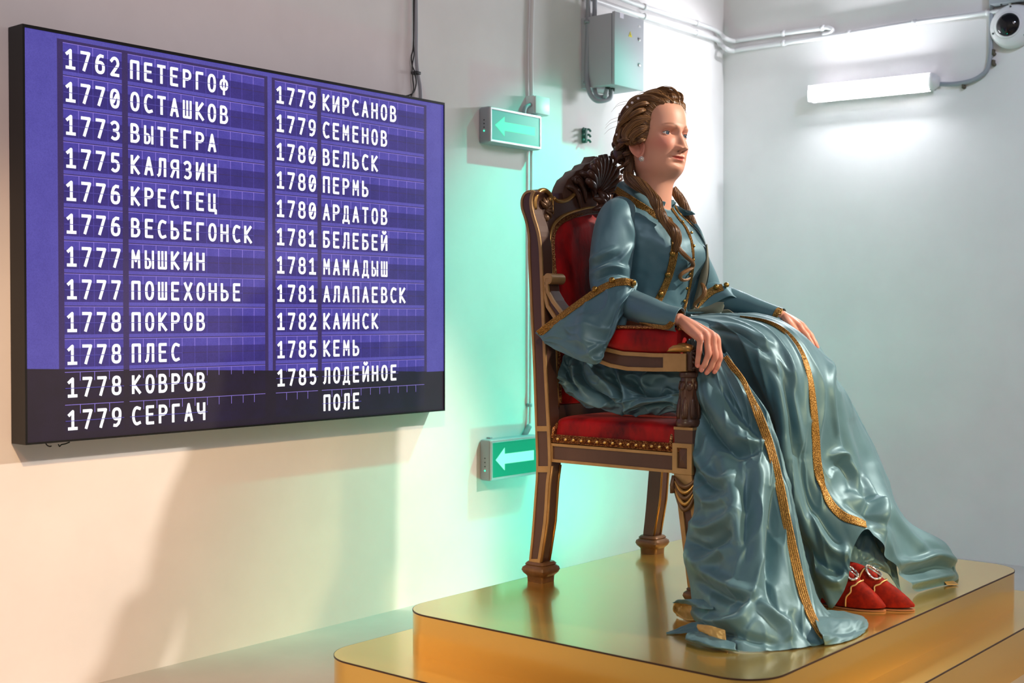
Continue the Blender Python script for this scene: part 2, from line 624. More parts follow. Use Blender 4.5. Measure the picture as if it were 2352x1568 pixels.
def stroke(poly, y0, z0, w, h, t, x):
    pts = [(y0 + a * w, z0 + b * h) for a, b in poly]
    closed = math.hypot(pts[0][0] - pts[-1][0], pts[0][1] - pts[-1][1]) < 1e-6
    v, f = [], []
    for i in range(len(pts) - 1):
        (a, b), (c, d) = pts[i], pts[i + 1]
        L = math.hypot(c - a, d - b) or 1e-9
        ex, ez = (c - a) / L * t * .38, (d - b) / L * t * .38
        if i == 0 and not closed: a, b = a - ex, b - ez
        if i == len(pts) - 2 and not closed: c, d = c + ex, d + ez
        nx, nz_ = -ez / .76, ex / .76
        n = len(v)
        v += [Vector((x, sy(p), sz(q))) for p, q in ((a - nx, b - nz_), (c - nx, d - nz_), (c + nx, d + nz_), (a + nx, b + nz_))]
        f.append((n, n + 1, n + 2, n + 3))
    for a, b in (pts if closed else pts[1:-1]):
        n = len(v)
        v += [Vector((x + .0001, sy(a + t / 2 * math.cos(k * math.pi / 6)), sz(b + t / 2 * math.sin(k * math.pi / 6)))) for k in range(12)]
        f.append(tuple(range(n, n + 12)))
    return v, f
rows_l = [('1762', 'ПЕТЕРГОФ'), ('1770', 'ОСТАШКОВ'), ('1773', 'ВЫТЕГРА'), ('1775', 'КАЛЯЗИН'), ('1776', 'КРЕСТЕЦ'), ('1776', 'ВЕСЬЕГОНСК'),
          ('1777', 'МЫШКИН'), ('1777', 'ПОШЕХОНЬЕ'), ('1778', 'ПОКРОВ'), ('1778', 'ПЛЕС'), ('1778', 'КОВРОВ'), ('1779', 'СЕРГАЧ')]
rows_r = [('1779', 'КИРСАНОВ'), ('1779', 'СЕМЕНОВ'), ('1780', 'ВЕЛЬСК'), ('1780', 'ПЕРМЬ'), ('1780', 'АРДАТОВ'), ('1781', 'БЕЛЕБЕЙ'),
          ('1781', 'МАМАДЫШ'), ('1781', 'АЛАПАЕВСК'), ('1782', 'КАИНСК'), ('1785', 'КЕМЬ'), ('1785', 'ЛОДЕЙНОЕ'), ('', 'ПОЛЕ')]
TH, GW, GH = .0082, .0218, .0450
for cs, rows in ((cols1, rows_l), (cols2, rows_r)):
    for r, (yr_, nm) in enumerate(rows):
        z0 = ztop - r * pitch - .0635
        parts = []
        for start, txt in ((1, yr_), (6, nm)):
            for k, ch in enumerate(txt):
                yc = (cs[start + k] + cs[start + k + 1]) / 2
                gw = GW if start == 1 else GW * .96
                for pl in GL[ch]:
                    a, b = stroke(pl, yc - gw / 2 - .0005, z0, gw, GH, TH if ch not in 'ШЫМДФ' else TH * .86, SX + .0012)
                    parts.append((a, b, [0] * len(b)))
            if txt:
                n0, n1 = cs[start], cs[start + len(txt)]
                zc = ztop - r * pitch - .043
                q = [Vector((SX + .002, sy(a), sz(b))) for a, b in ((n0, zc - .0009), (n1, zc - .0009), (n1, zc + .0009), (n0, zc + .0009))]
                parts.append((q, [(0, 1, 2, 3)], [1]))
        obj('text_line', merge(*parts), [M['scr_white'], M['scr_gap']], scr, smooth=False)

# ------------------------------------------------------------------ cables over the screen
def P0(u, v, x=0.0): return W(u, v, x=x)
cp = empty('cable_conduit', P0(958, 60), 'grey conduit pipe running down the left wall behind the top of the screen', 'pipe')
obj('pipe', tube([P0(u, v, .012) for u, v in ((955, -60), (956, 60), (956, 120), (959, 165), (965, 200), (967, 240))], .0062, 12, smooth_n=6), M['grey_plastic'], cp)
obj('wall_clip', box(.0, .022, P0(944, 168).y, P0(957, 168).y, P0(950, 172).z, P0(950, 165).z), M['black_cable'], cp, bevel=.002)
for k, pts in enumerate([[(950, -50), (950, 60), (949, 110), (945, 130), (947, 150), (952, 165), (956, 190), (950, 212), (935, 220), (924, 219)],
                         [(953, -50), (951, 50), (950, 100), (951, 125), (947, 152), (948, 180), (950, 205), (944, 222), (940, 226)]]):
    t = obj('power_cable', tube([P0(u, v, .02 + .004 * k) for u, v in pts], .0023, 8, smooth_n=6), M['black_cable'])
    tag(t, ('thin black cable curling onto the top of the screen, ending further left', 'thin black cable looping beside it down behind the screen top, ending nearer the grey pipe')[k], 'cable')

# stray wires under the screen
for k, pts in enumerate([[(104, 1016), (108, 1022), (114, 1025), (118, 1024)], [(134, 1020), (137, 1025), (141, 1021), (150, 1019), (160, 1015)]]):
    t = obj('loose_wire', tube([P0(u, v, .03) for u, v in pts], .0017, 6, smooth_n=5), M['black_cable'])
    tag(t, ('short black wire end hooking out below the lower left corner of the screen, leftmost', 'curled black wire end below the screen, right of the other wire end')[k], 'wire')

# ------------------------------------------------------------------ exit signs and their pipe
M['sign_green'] = emis('sign_green', rgb(0, 158, 120), 0.55, rgb(6, 110, 84), 0.45)
M['sign_pale'] = emis('sign_washed_green', rgb(80, 176, 166), 0.55, rgb(40, 140, 124), 0.3)
M['sign_arrow'] = emis('sign_arrow_glow', rgb(140, 255, 215), 0.9, rgb(110, 190, 160), 0.4)
M['sign_arrow2'] = emis('sign_arrow_glow_strong', rgb(50, 255, 185), 0.85, rgb(60, 170, 130), 0.4)
M['led_green'] = emis('led_green', (0.05, 1, 0.5, 1), 2.0)

def exit_sign(c00, c11, label, green, arrow, tall):
    # c00 / c11: lower-left and upper-right corner of the sign on the wall (y, z)
    (y0, z0), (y1, z1) = c00, c11
    r = empty('exit_sign', (0, (y0 + y1) / 2, z0), label, 'sign', 'arrow exit signs')
    d = .052
    obj('housing', box(0, d, y0, y1, z0, z1), M['grey_plastic'], r, bevel=.009, seg=3, smooth=True, angle=40)
    b = .012
    obj('bezel', frame_prism([(y0 + .004, z0 + .003), (y1 - .004, z0 + .003), (y1 - .004, z1 - .003), (y0 + .004, z1 - .003)],
                             [(y0 + b, z0 + b), (y1 - b, z0 + b), (y1 - b, z1 - b), (y0 + b, z1 - b)], 'x', d - .004, d + .004), M['silver'], r, smooth=False, bevel=.0015)
    fx = d + .0012
    obj('face_panel', box(d - .003, fx, y0 + b - .001, y1 - b + .001, z0 + b - .001, z1 - b + .001), green, r, smooth=False)
    w, h = (y1 - y0 - 2 * b), (z1 - z0 - 2 * b)
    ya, za = y0 + b, z0 + b
    pts = [(.07, .50), (.26, .83), (.26, .65), (.90, .65), (.90, .36), (.26, .36), (.26, .17)]
    obj('arrow', prism([(ya + a * w, za + c * h) for a, c in pts], 'x', fx - .0005, fx + .0008), arrow, r, smooth=False)
    obj('indicator', lathe([(.0001, -.002), (.003, -.002), (.003, .0012), (.0001, .0015)], (.028, y0, z0 + (z1 - z0) * tall), 10, 'y'), M['led_green'], r)
    for k in (range(3) if tall < .35 else ()):
        obj('button', lathe([(.0001, -.002), (.0022, -.002), (.0022, .0008), (.0001, .001)], (.028, y0, z0 + (z1 - z0) * (tall + .1 + .1 * k)), 10, 'y'), M['dark_rubber'], r)
    obj('hanging_lug', box(.004, .022, y0 + .035, y0 + .05, z1 - .002, z1 + .006), M['grey_plastic'], r, bevel=.002)
    return r
a, b = P0(1098, 332), P0(1224, 262)
exit_sign((P0(1099, 300).y, 1.652), (P0(1219, 300).y, 1.785), 'washed-out green arrow sign high on the left wall below the small junction box', M['sign_pale'], M['sign_arrow2'], .33)
exit_sign((P0(1101, 1060).y, .405), (P0(1216, 1060).y, .558), 'bright green arrow sign low on the wall beside the throne\'s rear post', M['sign_green'], M['sign_arrow'], .25)

wp = empty('wall_conduit', P0(1221, 500), 'thin pale grey pipe running down the left wall past both arrow signs', 'pipe')
yw = P0(1220, 500).y
obj('pipe', tube([(.012, P0(1218.5, -40).y, 2.3)] + [P0(u, v, .012) for u, v in ((1220, 120), (1221, 235))], .0085, 12, smooth_n=4), M['white_plastic'], wp)
obj('pipe', tube([P0(u, v, .012) for u, v in ((1221, 300), (1220, 500), (1218, 930), (1216, 975), (1207, 1000), (1205, 1020))], .0062, 12, smooth_n=6), M['white_plastic'], wp)
obj('clip', lathe([(.009, -.006), (.011, -.006), (.011, .006), (.009, .006)], P0(1216, 930, .012), 12), M['grey_plastic'], wp)
obj('elbow', tube([P0(u, v, .014) for u, v in ((1216, 978), (1211, 988), (1206, 998), (1204, 1012))], .011, 12, smooth_n=4), M['grey_plastic'], wp)
jb = empty('junction_box', P0(1232, 270), 'small square junction box on the wall at the corner of the upper arrow sign', 'box')
y0, y1 = P0(1206, 250).y, P0(1236, 250).y
obj('body', box(0, .045, y0, y1 + .01, P0(1230, 268).z, P0(1230, 226).z), M['white_plastic'], jb, bevel=.004, seg=2, angle=40)
obj('lid', box(.045, .052, y0 + .002, y1 + .008, P0(1230, 267).z, P0(1230, 227).z), M['white_plastic'], jb, bevel=.003, angle=40)
obj('cable_gland', tube([P0(u, v, .03) for u, v in ((1218, 240), (1207, 246), (1204, 258), (1206, 266))], .008, 10, smooth_n=4), M['grey_plastic'], jb)

# ------------------------------------------------------------------ electrical cabinet
ec = empty('electrical_cabinet', P0(1400, 180), 'light grey metal electrical cabinet with yellow warning triangle high in the corner', 'cabinet')
D = .17
zt_, zb_ = 2.262, 2.005
yA, yB = W(1413, 120, x=D).y, W(1478, 120, x=D).y
zT, zB = W(1413, 27, x=D).z, W(1413, 192, x=D).z
obj('body', box(0, D - .018, yA, yB, zB, zT), M['grey_metal'], ec, bevel=.003, angle=40)
obj('door', box(D - .014, D, yA - .004, yB + .004, zB - .004, zT + .004), M['grey_metal'], ec, bevel=.004, angle=40)
for v_ in (91, 149):
    c = W(1468, v_, x=D)
    obj('lock', lathe([(.0001, -.004), (.008, -.004), (.0075, .003), (.005, .004), (.0001, .004)], c, 16, 'x'), M['silver'], ec)
c = W(1448, 79, x=D + .001)
M['yellow'] = mat('warning_yellow', rgb(232, 214, 20), 0.5)
wt = obj('warning_label', prism([(c.y - .012, c.z - .010), (c.y + .012, c.z - .010), (c.y, c.z + .012)], 'x', D, D + .0012), M['yellow'], ec, smooth=False)
obj('bolt_mark', prism([(c.y - .001, c.z + .006), (c.y + .002, c.z), (c.y, c.z), (c.y + .002, c.z - .007), (c.y - .003, c.z), (c.y - .001, c.z)], 'x', D + .0012, D + .0018), M['black_cable'], wt, smooth=False)
c = W(1469, 61, x=D)
obj('label_plate', box(D, D + .001, c.y - .008, c.y + .008, c.z - .004, c.z + .004), M['white_plastic'], ec, smooth=False)
c = W(1428, 36, x=D)
obj('paper_sticker', box(D, D + .0008, c.y - .013, c.y + .013, c.z - .010, c.z + .010), mat('sticker_paper', rgb(225, 222, 235), .7), ec, smooth=False)
for u in (1396, 1406):
    c = W(u, 203, x=.10)
    obj('cable_gland', tube([c + Vector((0, 0, .02)), c + Vector((0, 0, -.012))], .011, 12), M['dark_rubber'], ec)
for k, (u0, ub, ud) in enumerate([(1347, 1350, 1404), (1362, 1363, 1394)]):
    pts = [P0(u0 + 5, -50, .03), P0(u0 + 3, 60, .03), P0(u0, 160, .03), P0(u0 + 2, 195, .04), P0(ub + 8, 220, .055), P0(ub + 24, 232 - 9 * k, .075), W(ud - 4, 226 - 6 * k, x=.095), W(ud, 205, x=.10)]
    t = empty('cabinet_pipe', pts[2], ('grey conduit pipe left of the electrical cabinet curving up into its underside, outer one',
                                     'grey conduit pipe between the outer pipe and the electrical cabinet, the shorter bend')[k], 'pipe')
    obj('pipe', tube(pts, .0095, 12, smooth_n=8), M['grey_plastic'], t)
    for vz in (50, 190):
        c = P0(u0 + (2 if vz < 100 else 0), vz, .03)
        obj('clip', lathe([(.0105, -.006), (.0135, -.006), (.0135, .006), (.0105, .006)], c, 12), M['grey_plastic'], t)

# ------------------------------------------------------------------ white conduits round the corner
def on_left(u, v, o=.016): return W(u, v, x=o)
def on_back(u, v, o=-.016): return W(u, v, y=o)
lo = [on_left(1330, -12), on_left(1480, 38), on_left(1600, 76), on_left(1645, 91), on_left(1658, 104, .03), on_left(1668, 112, .06), on_back(1682, 117, -.03), on_back(1700, 114), on_back(1800, 99), on_back(1950, 77), on_back(2100, 52), on_back(2270, 29), on_back(2420, 8)]
hi = [on_left(1330, -40), on_left(1480, 16), on_left(1600, 54), on_left(1640, 68), on_left(1656, 80, .03), on_left(1668, 89, .06), on_back(1684, 94, -.03), on_back(1700, 92), on_back(1800, 77), on_back(1890, 65), on_back(1905, 65), on_back(1912, 70), on_back(1905, 76), on_back(1890, 79)]
for pts, lab in ((lo, 'long white conduit round the room corner, lower of the pair, running on to the camera'), (hi, 'white conduit round the room corner, upper of the pair, bending back above the lamp')):
    t = empty('corner_conduit', pts[3], lab, 'pipe')
    obj('pipe', tube(pts, .0105, 12, smooth_n=6), M['white_plastic'], t)
    for i in (1, 2, 8, 9) + ((10, 11) if len(pts) == 13 else ()):
        c = pts[i]
        ax = 'y' if i < 4 else 'x'
        obj('clip', lathe([(.011, -.008), (.0145, -.008), (.0145, .008), (.011, .008)], c, 12, ax), M['white_plastic'], t)

# ------------------------------------------------------------------ lamp on the back wall
lm = empty('tube_lamp', (.74, -.05, 2.0), 'glowing white tube lamp on the back wall above the figure\'s lap', 'lamp')
lx0, lx1 = W(1866, 215, y=-.06).x, W(2138, 190, y=-.06).x
zl = W(1866, 217, y=-.06).z
zr = W(2138, 189, y=-.06).z
M['lamp'] = emis('lamp_diffuser', (0.93, 0.95, 1.0, 1), 140.0, (0.8, 0.8, 0.8, 1))
dz = .030
rows = []
for k in range(17):
    a = math.pi * k / 16
    rows.append([Vector((x, -.052 - .045 * math.sin(a), z + .035 * math.cos(a))) for x, z in ((lx0, zl), (lx1, zr))])
dv, df = grid(rows)
obj('diffuser', (dv, df), M['lamp'], lm, angle=50)
rows = [[Vector((x, -y, z + s * h)) for x, z in ((lx0 - .006, zl), (lx1 + .006, zr))] for y, s, h in ((.074, 1, .038), (.02, 1, .03), (.02, -1, .03), (.074, -1, .038))]
obj('housing', grid(rows + [rows[0]]), M['white_plastic'], lm, solid=.002, angle=30)
obj('end_cap', tube([(lx1, -.062, zr), (lx1 + .012, -.062, zr), (lx1 + .03, -.05, zr)], [.037, .037, .022], 16, up=(0, 0, 1)), M['white_plastic'], lm)
obj('end_cap', box(lx0 - .008, lx0 - .001, -.095, -.02, zl - .036, zl + .036), M['white_plastic'], lm, bevel=.006)
obj('backplate', box(lx0 + .01, lx1 - .005, -.028, 0, zl - .018, zl + .018), M['white_plastic'], lm, bevel=.003)
lc = empty('lamp_conduit', on_back(2270, 120), 'grey conduit dropping past the white camera and bending left into the tube lamp', 'pipe')
pts = [on_back(2279, -60), on_back(2277, 20), on_back(2276, 90), on_back(2275, 125), on_back(2268, 158), on_back(2250, 176), on_back(2225, 187), on_back(2190, 193), on_back(2155, 193), W(2146, 191, y=-.04)]
obj('pipe', tube(pts, .0095, 12, smooth_n=6), M['grey_plastic'], lc)
M['old_clip'] = mat('tarnished_clip', rgb(96, 88, 74), .6, .3)
for u, v_ in ((2283, 124), (2283, 148), (2214, 200)):
    c = on_back(u, v_, -.008)
    obj('clamp', merge(lathe([(.002, -.008), (.008, -.006), (.008, .006), (.003, .010)], c, 10, 'y'), box(c.x - .004, c.x + .003, -.022, 0, c.z - .005, c.z + .018)), M['old_clip'], lc)

# ------------------------------------------------------------------ dome camera, box above it
dc = empty('security_camera', (1.32, 0, 2.19), 'round white dome camera with black eye high on the back wall', 'camera')
c = on_back(2330, 62, 0)
obj('housing', lathe([(.0001, 0), (.088, 0), (.09, -.012), (.088, -.03), (.078, -.045), (.05, -.052), (.0001, -.052)], c, 40, 'y'), M['white_plastic'], dc)
cc = on_back(2316, 57, -.05)
obj('lens_dome', ball(cc, .048, 24, 16, (1, .55, 1)), mat('smoked_dome', rgb(16, 16, 22), .08), dc)
obj('lens_ring', lathe([(.046, .01), (.054, .01), (.055, -.004), (.047, -.006)], cc, 32, 'y'), M['white_plastic'], dc)
for a in (200, 320, 90):
    q = c + Vector((.074 * math.cos(math.radians(a)), -.047, .074 * math.sin(math.radians(a))))
    obj('screw', lathe([(.0001, .002), (.004, .002), (.004, -.002), (.0001, -.003)], q, 8, 'y'), M['dark_rubber'], dc)
tb = empty('wall_box', on_back(2320, -20), 'grey box at the top right edge above the white camera', 'box')
a, b = on_back(2284, 16), on_back(2400, -60)
obj('body', box(a.x, b.x, -.07, 0, a.z, b.z + .1), M['grey_plastic'], tb, bevel=.004, angle=40)
obj('bracket', box(W(2318, 22, y=-.03).x, W(2322, 22, y=-.03).x + .004, -.04, 0, W(2320, 26, y=-.03).z, a.z), M['white_plastic'], tb, bevel=.001)
obj('screw', lathe([(.0001, 0), (.004, 0), (.004, -.003), (.0001, -.004)], on_back(2300, 11, -.07), 8, 'y'), M['dark_rubber'], tb)

# dark green clip rail left on the wall behind her head
an = empty('pipe_holder', P0(1343, 311), 'small dark green plastic pipe holder left on the wall behind her head', 'clip')
M['dgreen'] = mat('dark_green_plastic', rgb(40, 96, 84), .55)
c = P0(1343, 311, .012)
obj('stem', box(0, .02, c.y - .006, c.y + .010, c.z - .030, c.z + .030), M['dgreen'], an, bevel=.003)
for k in (-1, 0, 1):
    for s in (-1, 1):
        q = [Vector((.012, c.y + s * .004, c.z + k * .022)), Vector((.020, c.y + s * .018, c.z + k * .022 + .004)), Vector((.022, c.y + s * .027, c.z + k * .022 - .004))]
        obj('jaw', tube(q, .0045, 8, smooth_n=3), M['dgreen'], an)

# ------------------------------------------------------------------ podium
def round_rect(x0, x1, y0, y1, r, n=14):
    pts = []
    for cx, cy, a0 in ((x1 - r, y1 - r, 0), (x0 + r, y1 - r, 90), (x0 + r, y0 + r, 180), (x1 - r, y0 + r, 270)):
        for i in range(n + 1):
            a = math.radians(a0 + 90 * i / n)
            pts.append((cx + r * math.cos(a), cy + r * math.sin(a)))
    return pts
pd = empty('podium', (1.3, -2.1, 0), 'two-tier gold metal podium with rounded corners under the throne', 'podium')
for nm, (x0, x1, y0, y1, z0, z1, r) in (('lower_tier', (.615, 1.933, -3.087, -1.115, 0, .133, .115)), ('upper_tier', (.752, 1.828, -2.928, -1.288, .133, .243, .105))):
    t = obj(nm, prism(round_rect(x0, x1, y0, y1, r), 'z', z0, z1 - .0022), M['gold_sheet'], pd, angle=30)
    e = .0012
    obj('edge_seam', frame_prism(round_rect(x0 - e, x1 + e, y0 - e, y1 + e, r + e), round_rect(x0 + .002, x1 - .002, y0 + .002, y1 - .002, r - .002), 'z', z1 - .0042, z1 - .0002), M['gold_edge'], t, smooth=False)
    obj('top_sheet', prism(round_rect(x0 + .0004, x1 - .0004, y0 + .0004, y1 - .0004, r), 'z', z1 - .0022, z1), M['gold_sheet'], t, angle=30)
# ------------------------------------------------------------------ throne
YC = -2.11
YN = -2.425          # near outer face
def mirY(vf):
    v = [Vector((p.x, 2 * YC - p.y, p.z)) for p in vf[0]]
    f = [tuple(reversed(q)) for q in vf[1]]
    return (v, f) + tuple(vf[2:])
def xz(u, v, y=YN):
    p = W(u, v, y=y)
    return (p.x, p.z)
def yz(u, v, x):
    p = W(u, v, x=x)
    return (p.y, p.z)
def inset(poly, d):
    n = len(poly)
    area_ = sum(poly[i][0] * poly[(i + 1) % n][1] - poly[(i + 1) % n][0] * poly[i][1] for i in range(n))
    s = 1 if area_ > 0 else -1
    out = []
    for i in range(n):
        p0, p1, p2 = np.array(poly[i - 1]), np.array(poly[i]), np.array(poly[(i + 1) % n])
        e1, e2 = p1 - p0, p2 - p1
        e1, e2 = e1 / (np.linalg.norm(e1) + 1e-9), e2 / (np.linalg.norm(e2) + 1e-9)
        n1, n2 = np.array([-e1[1], e1[0]]) * s, np.array([-e2[1], e2[0]]) * s
        b = n1 + n2
        b = b / (np.linalg.norm(b) + 1e-9)
        k = d / max(0.35, float(b @ n1))
        out.append(tuple(p1 + b * k))
    return out

wood = mottled('dark_brown_lacquer', rgb(70, 46, 36), rgb(90, 61, 48), 5, 0.32, bumps=0.08, bd=.001, stretch=(1, 1, .12), spec=0.5)
M['wood'] = wood
M['gold_paint'] = mottled('gold_paint', rgb(166, 132, 84), rgb(184, 148, 98), 14, 0.42, 0.35, bumps=0.1, bd=.001)
M['gilt'] = mottled('gilt_moulding', rgb(176, 134, 74), rgb(196, 152, 88), 20, 0.3, 0.75, bumps=0.1, bd=.001)
M['carved'] = mottled('carved_walnut', rgb(66, 44, 35), rgb(88, 58, 44), 18, 0.3, bumps=0.15, bd=.001)
M['copper_wood'] = mottled('bronzed_carving', rgb(98, 70, 46), rgb(124, 92, 62), 18, 0.36, 0.3, bumps=0.15, bd=.001)
velvet = mottled('crushed_red_velvet', rgb(72, 0, 4), rgb(178, 8, 12), 13, 0.58, bumps=0.5, bd=.004, stretch=(1, 1, .55), lo=0.34, hi=0.66, detail=5, spec=0.3)
bsdf(velvet).inputs['Sheen Weight'].default_value = 0.4
bsdf(velvet).inputs['Sheen Roughness'].default_value = 0.35
bsdf(velvet).inputs['Sheen Tint'].default_value = (1, .2, .18, 1)
M['velvet'] = velvet

def braid_mat(name, c0, c1, c2, scale, metal=0.6):
    m = mat(name, c1, 0.35, metal)
    tc = nd(m, 'ShaderNodeTexCoord')
    vo = nd(m, 'ShaderNodeTexVoronoi')
    vo.inputs['Scale'].default_value = scale
    wire(m, tc.outputs['Object'], vo.inputs['Vector'])
    r = ramp(m, vo.outputs['Distance'], [(0.05, c2), (0.3, c1), (0.62, c0)])
    wire(m, r.outputs[0], bsdf(m).inputs['Base Color'])
    b = bump(m, vo.outputs['Distance'], 0.6, .0015)
    b.invert = True
    return m
M['gimp'] = braid_mat('gold_gimp_braid', rgb(112, 60, 36), rgb(186, 132, 78), rgb(240, 206, 140), 260)
M['braid'] = braid_mat('gold_lace_braid', rgb(118, 84, 32), rgb(186, 140, 68), rgb(240, 206, 128), 430, 0.5)
M['nail'] = mat('brass_nail', rgb(228, 186, 116), 0.25, 0.9)

th = empty('throne', (1.07, YC, .243), 'carved dark brown and gold throne with red velvet seat standing on the gold podium', 'throne')

rear = [(1216, 1290), (1222, 1230), (1228, 1150), (1233, 1075), (1231, 1000), (1226, 850), (1219, 700), (1214, 590), (1213, 540), (1206, 505), (1198, 480), (1197, 460), (1203, 445), (1212, 438), (1222, 436)]
front = [(1229, 440), (1224, 452), (1223, 468), (1227, 491), (1239, 531), (1244, 565), (1246, 600), (1250, 700), (1256, 850), (1264, 1000), (1266, 1070), (1261, 1110), (1255, 1200), (1241, 1292)]
rear = [tuple(p) for p in catmull(rear, 3)]
front = [tuple(p) for p in catmull(front, 3)]
post = [xz(*p) for p in rear + front]
def strip(pts, w, side):
    """gold line of width w along a px path on the near side face"""
    P = [np.array(xz(*p)) for p in pts]
    L = []
    for i in range(len(P)):
        t = P[min(i + 1, len(P) - 1)] - P[max(i - 1, 0)]
        t = t / np.linalg.norm(t)
        L.append(P[i] + np.array([t[1], -t[0]]) * w * side)
    return [tuple(p) for p in P] + [tuple(p) for p in reversed(L)]
def foot(c, zt, s=1.0):
    prof = [(.030, zt), (.034, zt - .004), (.036, zt - .007), (.034, zt - .010), (.042, zt - .016), (.044, zt - .024), (.040, zt - .033), (.033, zt - .040), (.031, zt - .043), (.030, .2432)]
    rows = []
    for r, z in prof:
        q = []
        for k in range(32):
            a = 2 * math.pi * k / 32 + math.pi / 4
            ca, sa = math.cos(a), math.sin(a)
            e = (abs(ca) ** 7 + abs(sa) ** 7) ** (-1 / 7)
            q.append(Vector((c[0] + r * s * ca * e, c[1] + r * s * sa * e, z)))
        rows.append(q)
    return grid(rows, True, True, True)
for side in (0, 1):
    mm = mirY if side else (lambda q: q)
    p = obj('rear_post', mm(prism(post, 'y', YN, YN + .046)), M['wood'], th, smooth=False, bevel=.0015)
    r_ = [q for q in rear]
    e = .003
    obj('gold_edge', mm(prism(strip(rear, .0068, 1), 'y', YN - e, YN + .004)), M['gold_paint'], p, smooth=False)
    obj('gold_edge', mm(prism(strip(front, .0095, 1), 'y', YN - e, YN + .004)), M['gold_paint'], p, smooth=False)
    for va, vb in ((978, 990), (1070, 1084), (1283, 1293)):
        uu = {978: (1232, 1263), 1070: (1234, 1265), 1283: (1218, 1241)}[va]
        obj('gold_crossbar', mm(prism([xz(uu[0], va), xz(uu[1], va), xz(uu[1], vb), xz(uu[0], vb)], 'y', YN - e - .0006, YN + .003)), M['gold_paint'], p, smooth=False)
    # gilt line down the front face of the leg
    fr = [W(u, v, y=YN + .040) for u, v in ((1266, 1070), (1261, 1110), (1255, 1200), (1241, 1290))]
    for dy in (.004, .042):
        obj('gold_edge', mm(tube([Vector((W(u, v, y=YN).x + .001, YN + dy, W(u, v, y=YN).z)) for u, v in ((1266, 1070), (1261, 1110), (1255, 1200), (1241, 1290))], .004, 6)), M['gilt' if dy > .02 else 'gold_paint'], p)
    c = W(1229, 1290, y=YN)
    obj('foot', mm(foot((c.x + .002, YN + .024), c.z)), M['copper_wood'], p, angle=40)

# ---- back panel between the posts (faces +X)
XB = .838
obj('back_panel', prism([(.792, .60), (.803, .60), (.803, 1.10), (.773, 1.33), (.762, 1.33), (.792, 1.10)], 'y', YN + .04, 2 * YC - YN - .04), M['wood'], th, smooth=False, bevel=.002)
# front of the back frame with the arched opening
def mirror_yz(pts): return pts + [(2 * YC - a, b) for a, b in reversed(pts)]
arch_px = [(1283, 930), (1280, 860), (1276, 700), (1274, 640), (1274, 590), (1277, 548), (1287, 520), (1306, 502), (1332, 490)]
archL = [yz(u, v, XB) for u, v in arch_px]
archL = [(max(a, -2.372) if i < 6 else a, b) for i, (a, b) in enumerate(archL)]
topz = archL[-1][1] + .012
arch = mirror_yz(archL + [(YC - .055, topz + .006), (YC - .001, topz + .012)])
n = len(arch)
outer = [(YN + .012, b) if a < YC else (2 * YC - YN - .012, b) for a, b in arch]
for i, (a, b) in enumerate(arch):
    if i >= 6 and i < n - 6: outer[i] = (YC + (a - YC) * 1.18, min(1.352, b + .05))
outer[0] = (YN + .012, archL[0][1] - .05); outer[-1] = (2 * YC - YN - .012, archL[0][1] - .05)
bf = obj('back_frame', frame_prism(outer, arch, 'x', XB - .03, XB), M['wood'], th, smooth=False, bevel=.002)
obj('moulding', tube([Vector((XB + .002, a, b)) for a, b in catmull(inset(arch, -.006), 4)], .005, 8), M['gilt'], bf)
bv = obj('back_upholstery', prism([tuple(q) for q in inset(arch, .001)], 'x', XB - .028, XB - .006), M['velvet'], th, smooth=False)
pad_rows = []
cy_, cz_ = YC, np.mean([b for a, b in arch])
for k in range(9):
    t = k / 8
    pad_rows.append([Vector((XB - .006 + .022 * math.sin(t * math.pi / 2), cy_ + (a - cy_) * (1 - .3 * t), cz_ + (b - cz_) * (1 - .25 * t))) for a, b in inset(arch, .004)])
obj('pad', grid(pad_rows, True, False, True), M['velvet'], bv, angle=60)
ring = catmull(inset(arch, .006), 6)
obj('gimp_braid', ribbon([Vector((XB - .002, a, b)) for a, b in ring], [(1, 0, 0)] * len(ring), .014, .006), M['gimp'], bv, angle=60)

def lean(o):
    for p in o.data.vertices:
        p.co.x -= max(0.0, p.co.z - 1.10) * .13
for o_ in [bf, bv] + list(bf.children) + list(bv.children): lean(o_)
